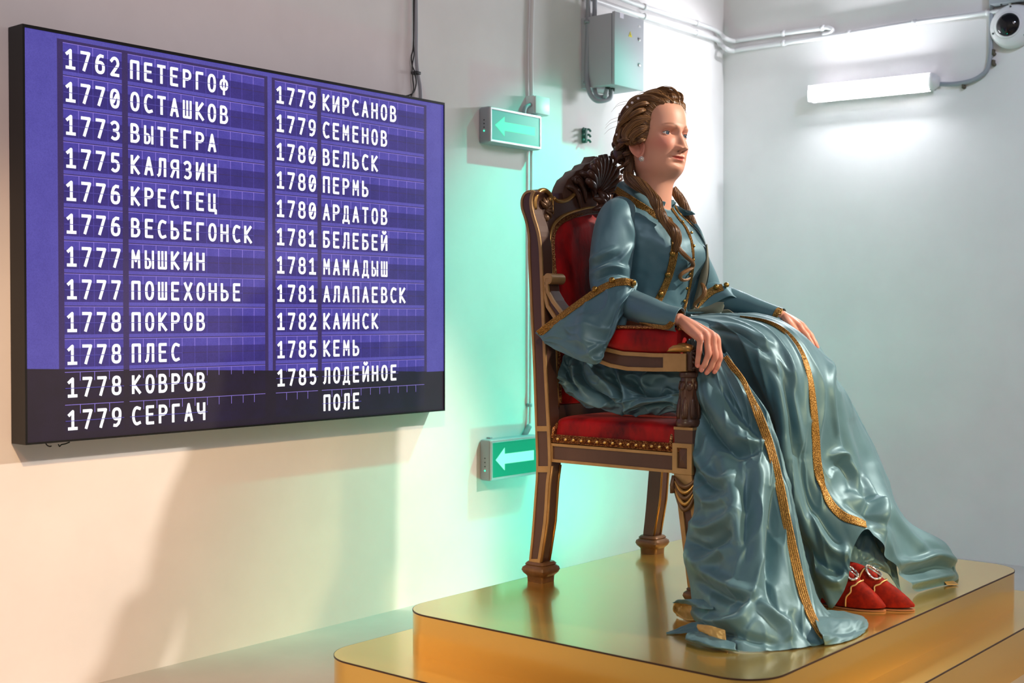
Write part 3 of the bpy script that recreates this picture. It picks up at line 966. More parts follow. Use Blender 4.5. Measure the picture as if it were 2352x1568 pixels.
# ---- top: scroll rings with leaf carving, dipping gold rail, crest
XT = .800
for side in (0, 1):
    mm = mirY if side else (lambda q: q)
    cy, cz = yz(1247, 471, XT)
    sc = obj('scroll_boss', mm(prism([(cy + .047 * math.cos(a), cz + .047 * math.sin(a)) for a in [2 * math.pi * k / 28 for k in range(28)]], 'x', .757, XT)), M['wood'], th, angle=40, bevel=.004)
    pts = [(XT + .003, cy + .043 * math.cos(a), cz + .043 * math.sin(a)) for a in [math.radians(200 - 330 * k / 30) for k in range(31)]]
    pts += [tuple(W(u, v, x=XT + .012)) for u, v in ((1240, 512), (1246, 530))]
    obj('gilt_ring', mm(tube(pts, [.0075] * 29 + [.007, .006, .005, .003], 10)), M['gilt'], sc)
    for k in range(7):
        a = math.radians(-70 + 32 * k)
        q = []
        for i in range(8):
            t = i / 7
            rr = .031 * t
            b = a + .5 * math.sin(t * 2.6)
            q.append(Vector((XT + .003 + .010 * math.sin(t * 2.8), cy + .004 + rr * math.cos(b), cz - .012 + rr * math.sin(b) * 1.15)))
        obj('leaf', mm(tube(q, [.003, .006, .008, .0085, .008, .0065, .005, .002], 8, flat=.7)), M['copper_wood'], sc)
    c = W(1253, 500, x=XT + .01)
    obj('berry', mm(ball(c, .012, 12, 8)), M['copper_wood'], sc)
    c = W(1263, 458, x=XT + .01)
    obj('berry', mm(ball(c, .009, 12, 8)), M['gilt'], sc)
    # dipping top rail
    low = [yz(u, v, XT) for u, v in ((1266, 455), (1272, 461), (1284, 463), (1298, 459), (1310, 450), (1318, 440))]
    low = low + [(YC - .10, low[-1][1] + .004), (YC, low[-1][1] + .004)]
    poly = low + [(YC, 1.24), (low[0][0], 1.24)]
    tr = obj('top_rail', mm(prism(poly, 'x', .770, XT + .012)), M['wood'], th, smooth=False, bevel=.002)
    obj('gilt_edge', mm(tube([Vector((XT + .010, a, b)) for a, b in low[:6]], .0065, 8, smooth_n=4)), M['gilt'], tr)
    obj('gilt_bead', mm(ball(Vector((XT + .016, low[5][0], low[5][1] + .002)), .008, 12, 8)), M['carved'], tr)

# carved crest: leafy plate with a fluted shell in the middle
cr_px = [(1288, 443), (1293, 428), (1301, 412), (1314, 402), (1320, 393), (1334, 388), (1341, 378), (1356, 373), (1368, 364), (1383, 361), (1390, 366)]
crl = [yz(u, v, .80) for u, v in cr_px]
crl = crl + [(YC, crl[-1][1] + .004)]
crl = [(min(a, YC - .004 * (len(crl) - i)), b) for i, (a, b) in enumerate(crl)]
poly = mirror_yz(crl) + [(2 * YC - crl[0][0] - .02, 1.33), (crl[0][0] + .02, 1.33)]
ct = obj('crest', prism(poly, 'x', .762, .806), M['carved'], th, smooth=True, angle=35, bevel=.006)
for side in (0, 1):
    mm = mirY if side else (lambda q: q)
    # edge lobes curling over
    for k, (u, v, r) in enumerate([(1297, 425, .014), (1310, 408, .016), (1328, 394, .017), (1348, 380, .018), (1370, 369, .017)]):
        a0, b0 = yz(u, v, .80)
        q = []
        for i in range(10):
            t = i / 9
            q.append(Vector((.800 + .020 * math.sin(t * 2.2), a0 + .062 * t + .008 * math.sin(4 * t), b0 - .004 - (.052 + .006 * k) * t + .010 * math.sin(t * 5))))
        obj('acanthus_leaf', mm(tube(q, [r * w for w in (.55, .8, .85, .8, .7, .65, .55, .45, .35, .2)], 10, flat=.75)), M['carved'], ct)
    for k, (u, v, r) in enumerate([(1325, 415, .012), (1348, 405, .013)]):
        a0, b0 = yz(u, v, .815)
        q = [Vector((.812 + .004 * i / 12, a0 + r * (1 - i / 16) * math.cos(i * .55), b0 + r * (1 - i / 16) * math.sin(i * .55))) for i in range(14)]
        obj('volute', mm(tube(q, [.006] * 10 + [.005, .004, .003, .002], 8)), M['carved'], ct)
for k in range(11):
    a = math.radians(18 + 14.4 * k)
    q = []
    for i in range(9):
        t = i / 8
        q.append(Vector((.818 + .030 * math.sin(t * 1.9), YC - .015 + (.012 + .088 * t) * math.cos(a), 1.385 + (.012 + .098 * t) * math.sin(a) * (1 + .1 * math.sin(a)))))
    obj('shell_flute', tube(q, [.004, .006, .0075, .009, .0105, .0115, .012, .011, .007], 10), M['carved'], ct)
for k in range(6):
    a = math.radians(-20 + 44 * k)
    q = [Vector((.83 + .02 * math.sin(i / 6 * 3), YC - .015 + .05 * (i / 6) * math.cos(a), 1.352 + .045 * (i / 6) * math.sin(a))) for i in range(7)]
    obj('shell_leaf', tube(q, [.006, .011, .014, .015, .013, .009, .004], 10, flat=.7), M['carved'], ct)

# ---- seat rail, cushion, braid, nails
zr1, zr0 = W(1300, 1020, y=YN).z, W(1300, 1064, y=YN).z
xr0, xr1 = W(1262, 1040, y=YN).x, W(1552, 1040, y=YN).x
for side in (0, 1):
    mm = mirY if side else (lambda q: q)
    pl = [xz(1262, 1020), xz(1552, 1041), xz(1552, 1068), xz(1262, 1059)]
    pl = [(xr0, zr1), (xr1, zr1), (xr1, zr0), (xr0, zr0)]
    r = obj('seat_rail', mm(prism(pl, 'y', YN + .006, YN + .04)), M['wood'], th, smooth=False)
    obj('gold_frame', mm(frame_prism(pl, inset(pl, .0085), 'y', YN + .002, YN + .012)), M['gold_paint'], r, smooth=False, bevel=.001)
pl = [(YN + .05, zr1), (2 * YC - YN - .05, zr1), (2 * YC - YN - .05, zr0), (YN + .05, zr0)]
r = obj('front_rail', prism(pl, 'x', xr1 + .005, xr1 + .035), M['wood'], th, smooth=False)
obj('rear_rail', prism(pl, 'x', xr0 - .035, xr0 - .005), M['wood'], th, smooth=False)
obj('gold_frame', frame_prism(pl, inset(pl, .009), 'x', xr1 + .03, xr1 + .039), M['gold_paint'], r, smooth=False)
x0, x1, y0, y1 = xr0 - .002, xr1 + .03, YN + .008, 2 * YC - YN - .008
zb, zs_ = zr1 + .002, W(1400, 958, y=YN + .06).z
rows = []
for k in range(15):
    t = k / 14
    if t < .3:
        i_, z = 0.0, zb + (zs_ - zb) * .62 * t / .3
    else:
        a = (t - .3) / .7 * math.pi / 2
        i_, z = .30 * (1 - math.cos(a)) ** 1.6, zb + (zs_ - zb) * (.62 + .38 * math.sin(a) ** .8)
    w = (x1 - x0) / 2 * (1 - i_ * 1.0) if t < 1 else (x1 - x0) / 2 * .65
    h = (y1 - y0) / 2 - (x1 - x0) / 2 * i_
    rows.append([Vector(((x0 + x1) / 2 + a, (y0 + y1) / 2 + b, z)) for a, b in round_rect(-w, w, -h, h, .03 + .05 * t, 6)])
cu = obj('seat_cushion', grid(rows, True, True, True), M['velvet'], th, angle=70)
e = .004
band = round_rect(x0 - e, x1 + e, y0 - e, y1 + e, .03, 6)
band = [Vector((a, b, zb + .012)) for a, b in band] 
band.append(band[0])
bc = Vector(((x0 + x1) / 2, (y0 + y1) / 2, zb + .012))
nr = []
for i in range(len(band)):
    t = (band[min(i + 1, len(band) - 1)] - band[max(i - 1, 0)])
    q = Vector((t.y, -t.x, 0)).normalized()
    nr.append(q if q.dot(band[i] - bc) > 0 else -q)
gb = obj('gimp_braid', ribbon(band, nr, .024, .006), M['gimp'], cu, angle=60)
for k in range(15):
    nx = W(1287 + 18 * k, 1010, y=y0).x
    obj('nail', ball((nx, y0 - .012, zb + .012), .0052, 10, 8), M['nail'], cu)
# corner braids rising at the cushion ends
for u in (1270, 1541):
    c = W(u, 995, y=y0 - .004)
    obj('corner_braid', tube([Vector((c.x, y0 - .003, zb + .012)), Vector((c.x, y0 + .002, zb + .038)), Vector((c.x + (.006 if u < 1400 else -.004), y0 + .016, zb + .052))], .009, 8, flat=.6), M['gimp'], cu)

# ---- arms
atop = [(1247, 634), (1258, 629), (1267, 634), (1267, 645), (1258, 652), (1260, 668), (1272, 690), (1300, 727), (1340, 768), (1378, 795), (1430, 807), (1500, 811), (1576, 812)]
abot = [(1576, 853), (1500, 853), (1440, 851), (1400, 843), (1372, 832), (1320, 795), (1280, 745), (1254, 705), (1245, 665)]
apoly = [xz(*p) for p in atop + abot]
AY = YN + .052
for side in (0, 1):
    mm = mirY if side else (lambda q: q)
    a = obj('arm', mm(prism(apoly, 'y', YN + .004, AY)), M['wood'], th, smooth=False, bevel=.002)
    obj('gold_frame', mm(frame_prism(apoly, inset(apoly, .0105), 'y', YN - .001, YN + .010)), M['gold_paint'], a, smooth=False, bevel=.001)
    ep = [xz(1523, 811), xz(1576, 812), xz(1576, 853), xz(1523, 853)]
    obj('gold_block', mm(prism(ep, 'y', YN - .0016, AY + .002)), M['gold_paint'], a, smooth=False, bevel=.0015)
    # wing scroll at the back end
    c = xz(1258, 640)
    obj('scroll', mm(lathe([(.0001, YN), (.016, YN), (.016, AY + .012), (.0001, AY + .012)], (c[0], 0, c[1]), 20, 'y')), M['gold_paint'], a, angle=40)
    # gold knuckle on top of the arm end
    q = [W(u, v, y=YN + .010) for u, v in ((1526, 808), (1536, 803), (1552, 799), (1572, 798), (1590, 801))]
    obj('knuckle', mm(tube(q, [.004, .010, .0155, .0165, .012], 14, flat=.8)), M['gilt'], a)
    # carved front
    fx0, fx1 = xz(1576, 830)[0], xz(1592, 830)[0]
    zt_, zb_ = xz(1576, 803)[1], xz(1576, 853)[1]
    obj('carved_end', mm(box(fx0 - .004, fx1 - .006, YN + .004, AY, zb_, zt_)), M['carved'], a, bevel=.006, seg=3, angle=40)
    for i in range(4):
        zz = zb_ + (zt_ - zb_) * (i + .5) / 4
        q = [Vector((fx1 - .008 + .006 * math.sin(k), YN + .008 + k * .009, zz + .006 * math.sin(k * 2 + i))) for k in range(6)]
        obj('carving', mm(tube(q, [.003, .006, .007, .007, .006, .003], 8)), M['carved'], a)
    # cushion on the arm
    cx0, cx1 = xz(1385, 800)[0], xz(1556, 800)[0]
    cz0, cz1 = xz(1500, 809)[1], xz(1480, 752)[1]
    pr_ = []
    for k in range(13):
        t = k / 12
        x = cx0 + (cx1 - cx0) * t
        bul = .004 * math.sin(t * math.pi)
        drop = .012 * (1 - t) ** 2
        zl_ = np.interp(x, [xz(u, 800)[0] for u in (1378, 1430, 1500, 1576)], [xz(1378, 795)[1], xz(1430, 807)[1], xz(1500, 811)[1], xz(1576, 812)[1]]) - .002
        ring_ = []
        for s in range(20):
            an_ = 2 * math.pi * s / 20
            ca, sa = math.cos(an_), math.sin(an_)
            e_ = (abs(ca) ** 4 + abs(sa) ** 4) ** (-1 / 4)
            ring_.append(Vector((x, YN + .036 + (.038 + bul) * ca * e_, (zl_ + cz1) / 2 + (cz1 - zl_ + bul) / 2 * sa * e_)))
        pr_.append(ring_)
    ac = obj('arm_cushion', mm(grid(pr_, True, True, True)), M['velvet'], a, angle=60)
    q = [W(u, v, y=YN + .012) for u, v in ((1405, 741), (1430, 745), (1470, 750), (1510, 754), (1552, 755))]
    q = [Vector((p.x, YN + .002, cz1 + .001)) for p in q]
    obj('gimp_braid', mm(tube(q, .0075, 10, flat=.7)), M['gimp'], a)
    obj('gimp_braid', mm(tube([Vector((cx1 + .002, YN + .002 + .0135 * k, cz1)) for k in range(6)], .007, 8)), M['gimp'], a)
    # baluster under the arm
    bx, by = (xz(1545, 920)[0] + xz(1591, 920)[0]) / 2, YN + .030
    H = lambda v: xz(1568, v)[1]
    prof = [(.020, 853), (.0245, 856), (.0255, 861), (.0245, 866), (.021, 868), (.0215, 874), (.024, 890), (.0245, 897), (.0235, 899), (.026, 920), (.0285, 945), (.031, 957), (.0305, 962), (.0335, 967), (.0345, 973), (.0335, 979), (.031, 981)]
    rows = []
    for r_, v_ in prof:
        row = []
        for k in range(48):
            an_ = 2 * math.pi * k / 48
            fl = .0016 * math.cos(an_ * 10) if 890 < v_ < 955 else 0
            row.append(Vector((bx + (r_ + fl) * math.cos(an_), by + (r_ + fl) * math.sin(an_), H(v_))))
        rows.append(row)
    bl = obj('baluster', mm(grid(rows, True, True, True)), M['carved'], th, angle=40)
    for k in range(8):
        an_ = 2 * math.pi * k / 8 + .2
        d = Vector((math.cos(an_), math.sin(an_), 0))
        q = [Vector((bx, by, H(v_))) + d * r_ for v_, r_ in ((962, .030), (950, .0305), (935, .0295), (920, .0275), (912, .026))]
        obj('leaf', mm(tube(q, [.008, .0095, .008, .005, .001], 8, flat=.4, up=d)), M['carved'], bl)
    for k in range(7):
        an_ = 2 * math.pi * k / 7
        d = Vector((math.cos(an_), math.sin(an_), 0))
        q = [Vector((bx, by, H(v_))) + d * r_ for v_, r_ in ((876, .0215), (884, .0235), (892, .025), (897, .0255))]
        obj('scallop', mm(tube(q, [.007, .0095, .0085, .003], 8, flat=.35, up=d)), M['carved'], bl)
    # block and front leg
    lx0, lx1 = xz(1546, 1050)[0], xz(1591, 1050)[0]
    ly0, ly1 = YN, YN + .058
    z1, z2, z3, z4 = H(981), H(1018), H(1089), H(1346)
    fl_ = obj('front_leg', mm(box(lx0 + .002, lx1 - .002, ly0 + .002, ly1, z3, z1)), M['wood'], th, smooth=False, bevel=.0015)
    obj('gold_cap', mm(box(lx0 + .001, lx1 - .001, ly0 + .001, ly1 + .001, z1 - .007, z1)), M['gold_paint'], fl_, smooth=False)
    sq_ = [(lx0, z3), (lx1, z3), (lx1, z2), (lx0, z2)]
    inn = [(lx0 + .015, z3 + .016), (lx1 - .015, z3 + .016), (lx1 - .015, z2 - .012), (lx0 + .015, z2 - .012)]
    obj('gold_frame', mm(frame_prism(sq_, inn, 'y', ly0 - .005, ly0 + .006)), M['gold_paint'], fl_, smooth=False, bevel=.001)
    m_ = [Vector((a_, ly0 + .001, b_)) for a_, b_ in inn] + [Vector(((lx0 + lx1) / 2, ly0 - .006, (z2 + z3) / 2))]
    obj('pyramid_inset', mm((m_, [(0, 1, 4), (1, 2, 4), (2, 3, 4), (3, 0, 4)])), M['wood'], fl_, smooth=False)
    xf = xz(1600, 1346)[0]
    tp = [(lx0 + .002, z3), (lx1, z3), (lx1 + .010, z4), (xf - .027, z4)]
    rows = [[Vector((a_, b_, z_)) for a_, b_ in ((xa, ly0 + dy), (xb, ly0 + dy), (xb, ly1 - dy), (xa, ly1 - dy))] for xa, xb, dy, z_ in ((lx0 + .004, lx1 - .002, .001, z3), (xf - .026, xf + .026, .004, z4))]
    lg = obj('leg', mm(grid(rows, True, True, True)), M['wood'], fl_, smooth=False, bevel=.002)
    def lp(t, s):   # point on the outer face of the tapering leg
        xa, xb = lx0 + .004 + (xf - .026 - lx0 - .004) * t, lx1 - .002 + (xf + .026 - lx1 + .002) * t
        return (xa + (xb - xa) * s, z3 + (z4 - z3) * t)
    op = [lp(0, 0), lp(.5, 0), lp(1, 0), lp(1, 1), lp(.5, 1), lp(0, 1)]
    ip = [lp(.30, .28), lp(.6, .26), lp(.965, .26), lp(.965, .74), lp(.6, .74), lp(.30, .72)]
    obj('gold_frame', mm(frame_prism(op, ip, 'y', ly0 - .003, ly0 + .006)), M['gold_paint'], lg, smooth=False, bevel=.001)
    # swag carved at the top of the leg
    for k in range(5):
        q = []
        for i in range(13):
            t = i / 12
            q.append(Vector((lx0 + .008 + (lx1 - lx0 + .004) * t, ly0 - .006 - .009 * math.sin(t * math.pi) + .004 * t, z3 - .008 - .009 * k - (.022 + .006 * k) * math.sin(t * math.pi) ** 1.1 * (.6 + .8 * t))))
        obj('swag_fold', mm(tube(q, [.003 + .0035 * math.sin(math.pi * i / 12) for i in range(13)], 8)), M['gilt' if k % 2 else 'copper_wood'], lg)
    q = [Vector((lx0 + .006, ly0 - .008, z3 - .004)), Vector((lx0 + .004, ly0 - .010, z3 - .03)), Vector((lx0 + .006, ly0 - .008, z3 - .05))]
    obj('swag_tail', mm(tube(q, [.004, .007, .009], 8)), M['copper_wood'], lg)
    obj('foot', mm(foot((xf, (ly0 + ly1) / 2), z4 + .002, .95)), M['copper_wood'], lg, angle=40)
# ------------------------------------------------------------------ the seated figure: gown
from mathutils.bvhtree import BVHTree

pn = empty('person', (1.15, YC, .70), 'seated wax figure of a woman in teal satin gown with gold braid and red shoes', 'person')

def satin_mat(name, col, dark):
    m = mat(name, col, 0.46, 0.22, spec=0.5)
    t = noise_tex(m, 7, 5, .6)
    r = ramp(m, t.outputs['Fac'], [(.3, dark), (.7, col)])
    wire(m, r.outputs[0], bsdf(m).inputs['Base Color'])
    # crumpled facets, then a fine weave
    tc = nd(m, 'ShaderNodeTexCoord')
    dn = nd(m, 'ShaderNodeTexNoise')
    dn.inputs['Scale'].default_value = 6
    wire(m, tc.outputs['Object'], dn.inputs['Vector'])
    ad = nd(m, 'ShaderNodeVectorMath', operation='MULTIPLY_ADD')
    ad.inputs[1].default_value = (.16, .16, .16)
    wire(m, dn.outputs['Color'], ad.inputs[0])
    wire(m, tc.outputs['Object'], ad.inputs[2])
    mp = nd(m, 'ShaderNodeMapping')
    mp.inputs['Scale'].default_value = (1, 1, .42)
    wire(m, ad.outputs[0], mp.inputs['Vector'])
    vo = nd(m, 'ShaderNodeTexVoronoi', feature='SMOOTH_F1')
    vo.inputs['Scale'].default_value = 13
    vo.inputs['Smoothness'].default_value = .35
    wire(m, mp.outputs[0], vo.inputs['Vector'])
    b1 = bump(m, vo.outputs['Distance'], 0.30, .010)
    t2 = noise_tex(m, 30, 4, .6, (1, 1, .4))
    b2 = bump(m, t2.outputs['Fac'], 0.16, .004)
    wire(m, b1.outputs[0], b2.inputs['Normal'])
    t3 = noise_tex(m, 900, 2, .5)
    b3 = bump(m, t3.outputs['Fac'], 0.10, .0006)
    wire(m, b2.outputs[0], b3.inputs['Normal'])
    b = bsdf(m)
    b.inputs['Anisotropic'].default_value = 0.4
    b.inputs['Sheen Weight'].default_value = 0.25
    b.inputs['Sheen Roughness'].default_value = 0.4
    b.inputs['Sheen Tint'].default_value = (.75, .95, 1, 1)
    return m
M['satin'] = satin_mat('teal_satin', rgb(92, 131, 143), rgb(78, 116, 130))
M['lining'] = mottled('olive_lining', rgb(140, 138, 118), rgb(152, 150, 130), 9, 0.5)
M['gold_lining'] = mottled('gold_satin_lining', rgb(176, 142, 82), rgb(200, 168, 104), 9, 0.35, 0.2)
M['button'] = mat('antique_gold_button', rgb(160, 124, 62), 0.3, 0.9)

def upsample(C, nr, nc):
    """Bicubic fill of a control grid C[row][col] of 3-D points."""
    rows = [catmull(r, nc) for r in C]
    cols = [catmull([rows[i][j] for i in range(len(rows))], nr) for j in range(len(rows[0]))]
    return np.array([[cols[j][i] for j in range(len(cols))] for i in range(len(cols[0]))])

def seg_dist(P, poly):
    best = np.full(len(P), 1e9)
    tt = np.zeros(len(P))
    side = np.zeros(len(P))
    L = [0.0]
    for a, b in zip(poly[:-1], poly[1:]):
        L.append(L[-1] + math.hypot(b[0] - a[0], b[1] - a[1]))
    for k, (a, b) in enumerate(zip(poly[:-1], poly[1:])):
        a, b = np.array(a, float), np.array(b, float)
        ab = b - a
        l2 = ab @ ab
        t = np.clip(((P - a) @ ab) / l2, 0, 1)
        q = P - (a + t[:, None] * ab)
        d = np.hypot(q[:, 0], q[:, 1])
        m = d < best
        best[m] = d[m]
        tt[m] = ((L[k] + t * math.sqrt(l2)) / L[-1])[m]
        side[m] = np.sign(ab[0] * q[:, 1] - ab[1] * q[:, 0])[m]
    return best, tt, side

def sculpt(G, strokes, rough=0.0, freq=(9, 3), seed=0.0):
    """Folds: each stroke is a line of the gown (given by its sight lines), a width and a height; moved along the surface normal."""
    n, m, _ = G.shape
    def normals(G):
        du = np.gradient(G, axis=1)
        dv = np.gradient(G, axis=0)
        N = np.cross(du, dv)
        N /= (np.linalg.norm(N, axis=2, keepdims=True) + 1e-9)
        s = np.sign(np.sum(N * (CAM - G), axis=2, keepdims=True))
        # one consistent side for the whole sheet
        return N * (1 if s.mean() > 0 else -1)
    N = normals(G)
    uv = pix(G.reshape(-1, 3))[:, :2]
    D = np.zeros(n * m)
    for poly, w, amp in strokes:
        q = catmull(poly, 5) if len(poly) > 2 else [np.array(p, float) for p in poly]
        d, t, sd = seg_dist(uv, [tuple(p) for p in q])
        taper = np.sin(np.clip(t, .0, 1) * math.pi) ** .5 * .85 + .15
        if isinstance(w, tuple):      # sharp on one side
            wl = np.where(sd > 0, w[0], w[1])
        else:
            wl = w
        D += 1.5 * amp * taper * np.exp(-(d / wl) ** 2)
    D = D.reshape(n, m)
    if rough:
        for i in range(n):
            for j in range(m):
                a, b = j / m * freq[0], i / n * freq[1]
                v_ = noise.noise(Vector((a + seed, b, seed))) + .5 * noise.noise(Vector((a * 2.3 + seed, b * 2.6, 3 + seed)))
                r_ = 1 - abs(noise.noise(Vector((a * .9 + b * .5 + seed * 2, b * .8 - a * .15, 9 + seed)))) * 2.2
                D[i, j] += rough * v_ + rough * 2.6 * max(0, r_) ** 3 - rough
    return G + N * D[:, :, None]

def sheet(C, nr, nc, strokes=(), rough=0.0, freq=(9, 3), seed=0.0):
    G = sculpt(upsample(C, nr, nc), strokes, rough, freq, seed)
    return G
def gridvf(G):
    G = np.array(G, float)
    G[..., 2] = np.maximum(G[..., 2], .2448)      # nothing sinks into the podium top
    return grid([[Vector(p) for p in r] for r in G.tolist()])

def px_cols(cols, ytop, yhem, pw=1.3, dd=None):
    """columns of sight-line points -> rows of 3-D points, running from plane y=ytop to y=yhem."""
    R = len(cols[0])
    C = []
    for r in range(R):
        row = []
        for k, c in enumerate(cols):
            u, v = c[r]
            t = (r / (R - 1)) ** pw
            p = W(u, v, y=ytop[k] + (yhem[k] - ytop[k]) * t)
            if dd and dd[k]:
                dir_ = (p - Vector(CAM.tolist())).normalized()
                p = p + dir_ * dd[k] * math.sin(min(1, r / (R - 1) * 3) * math.pi / 2)
            row.append(tuple(p))
        C.append(row)
    return C

VIS = {}
def bvh(vf): return BVHTree.FromPolygons([tuple(p) for p in vf[0]], [tuple(q) for q in vf[1]])
def drop(tree, u, v):
    r = _fw + _rt * (u - 1176) / F_PX + _up * (784 - v) / F_PX
    r = Vector(r.tolist()).normalized()
    h = tree.ray_cast(Vector(CAM.tolist()), r)
    if h[0] is None:
        h = tree.find_nearest(W(u, v, d=3.6))
    nrm = h[1]
    if nrm.dot(r) > 0: nrm = -nrm
    return h[0], nrm
def lay(tree, path, n=10, lift=.001):
    q = catmull(path, n)
    P, N = [], []
    for p in q:
        a, b = drop(tree, p[0], p[1])
        P.append(a + b * lift); N.append(b)
    # calm the path so that the band lies smoothly
    for _ in range(9):
        N = [N[0]] + [(N[i - 1] + N[i] * 2 + N[i + 1]).normalized() for i in range(1, len(N) - 1)] + [N[-1]]
        P = [P[0]] + [(P[i - 1] + P[i] * 2 + P[i + 1]) / 4 for i in range(1, len(P) - 1)] + [P[-1]]
    return P, N

# ---- overskirt over lap and knees (centre and far side)
ZH = .247
def yh(u, v, z=ZH): return W(u, v, z=z).y
A = [
    [(1532, 752), (1562, 812), (1590, 880), (1640, 980), (1700, 1100), (1740, 1220), (1790, 1330), (1830, 1405)],
    [(1592, 742), (1655, 795), (1715, 880), (1765, 980), (1800, 1100), (1830, 1220), (1868, 1330), (1890, 1405)],
    [(1604, 732), (1700, 768), (1752, 850), (1788, 950), (1806, 1050), (1832, 1180), (1872, 1300), (1912, 1397)],
    [(1618, 727), (1740, 758), (1800, 850), (1830, 950), (1840, 1050), (1862, 1160), (1905, 1270), (1945, 1340)],
    [(1640, 723), (1775, 752), (1845, 850), (1862, 950), (1868, 1050), (1890, 1130), (1930, 1200), (1958, 1262)],
    [(1680, 721), (1803, 752), (1876, 850), (1893, 950), (1892, 1050), (1918, 1120), (1960, 1172), (1996, 1214)],
    [(1720, 721), (1832, 762), (1910, 860), (1935, 960), (1948, 1050), (1980, 1130), (2028, 1195), (2052, 1290)],
    [(1760, 721), (1852, 773), (1930, 880), (1962, 970), (1992, 1060), (2040, 1160), (2082, 1262), (2110, 1358)],
    [(1790, 724), (1868, 785), (1940, 900), (1988, 990), (2028, 1080), (2068, 1185), (2165, 1250), (2198, 1330)],
    [(1796, 727), (1872, 792), (1944, 910), (1994, 1000), (2034, 1092), (2074, 1195), (2168, 1258), (2190, 1300)],
]
ytopA = [-2.33, -2.31, -2.27, -2.22, -2.15, -2.10, -2.02, -1.93, -1.86, -1.78]
yhemA = [yh(1830, 1405), yh(1890, 1405), yh(1912, 1397), yh(1945, 1340, .31), -2.14, -2.10, -1.98, yh(2110, 1358), yh(2198, 1330), yh(2190, 1300)]
SA = [
    ([(1745, 812), (1782, 860), (1800, 960), (1806, 1060)], 13, .012),
    ([(1760, 830), (1797, 880), (1815, 960), (1822, 1050)], 9, -.009),
    ([(1800, 800), (1820, 850), (1826, 930), (1845, 1040)], (7, 14), .010),
    ([(1815, 860), (1842, 960), (1850, 1060)], 9, -.007),
    ([(1880, 790), (1903, 830), (1912, 910), (1925, 1000)], (6, 12), .010),
    ([(1920, 850), (1925, 920), (1955, 1040), (1990, 1130)], 10, -.011),
    ([(1905, 1050), (1925, 1040), (1950, 1050), (1965, 1090), (1990, 1140)], 9, .014),
    ([(1910, 1075), (1930, 1065), (1950, 1090), (1960, 1130)], 8, -.010),
    ([(1945, 1125), (1975, 1150), (2010, 1160), (2035, 1195)], 9, .013),
    ([(1940, 1150), (1965, 1165), (2000, 1185), (2030, 1215)], 7, -.010),
    ([(1990, 1090), (2015, 1170), (2033, 1240), (2040, 1290)], 9, .016),
    ([(1975, 1090), (2000, 1190), (2020, 1230)], 8, -.012),
    ([(2035, 1195), (2038, 1260), (2050, 1330)], 7, -.014),
    ([(1960, 960), (1990, 1040), (2030, 1170)], 12, -.012),
    ([(2010, 1060), (2045, 1170), (2090, 1230), (2140, 1280)], 10, .012),
    ([(2060, 1290), (2100, 1290), (2150, 1275), (2195, 1290)], 8, .016),
    ([(2060, 1318), (2110, 1312), (2160, 1300), (2195, 1310)], 7, -.012),
    ([(2070, 1345), (2130, 1330), (2190, 1318)], 8, .014),
    ([(1800, 1000), (1812, 1080), (1840, 1180), (1880, 1280)], 10, .010),
    ([(1835, 1020), (1850, 1100), (1880, 1190), (1930, 1260)], 12, -.012),
    ([(1862, 1180), (1900, 1250), (1948, 1276)], 14, .020),
    ([(1850, 1240), (1890, 1300), (1935, 1320)], 12, -.016),
    ([(1880, 1300), (1915, 1335), (1945, 1315)], 12, .018),
    ([(1640, 745), (1700, 752), (1780, 790)], 7, .007),
    ([(1640, 760), (1700, 770), (1770, 815)], 9, -.008),
]
CA = px_cols(A, ytopA, yhemA, 1.25, [.13, .10, .012, 0, 0, 0, 0, 0, 0, 0])
CA.insert(0, [(p[0] - .16, p[1], p[2] - .012) for p in CA[0]])
GA = sheet(CA, 20, 16, SA, .0027, (12, 5), 1.7)
vfA = gridvf(GA)
sk = obj('overskirt', vfA, M['satin'], pn, subsurf=1)
tA = bvh(vfA)

# ---- near front panel of the overskirt, falling beside the arm post
B = [
    [(1566, 800), (1588, 960), (1592, 1040), (1594, 1110), (1590, 1185), (1571, 1250), (1584, 1350), (1592, 1422)],
    [(1580, 780), (1616, 950), (1625, 1040), (1635, 1120), (1640, 1200), (1640, 1285), (1640, 1375), (1636, 1458)],
    [(1600, 775), (1652, 940), (1670, 1030), (1685, 1120), (1695, 1200), (1700, 1290), (1700, 1390), (1692, 1492)],
    [(1618, 778), (1688, 930), (1715, 1020), (1735, 1110), (1750, 1200), (1760, 1300), (1775, 1390), (1785, 1492)],
    [(1640, 795), (1713, 915), (1748, 1000), (1775, 1090), (1790, 1190), (1805, 1290), (1830, 1390), (1868, 1482)],
    [(1660, 810), (1736, 918), (1768, 990), (1795, 1085), (1812, 1180), (1834, 1290), (1860, 1390), (1905, 1474)],
    [(1667, 810), (1748, 922), (1778, 990), (1806, 1085), (1824, 1180), (1848, 1290), (1880, 1390), (1945, 1462)],
    [(1662, 815), (1744, 930), (1776, 1000), (1804, 1095), (1824, 1190), (1850, 1300), (1890, 1388), (1985, 1444)],
]
ytopB = [-2.385, -2.38, -2.37, -2.36, -2.35, -2.34, -2.335, -2.31]
yhemB = [yh(*c[-1]) for c in B]
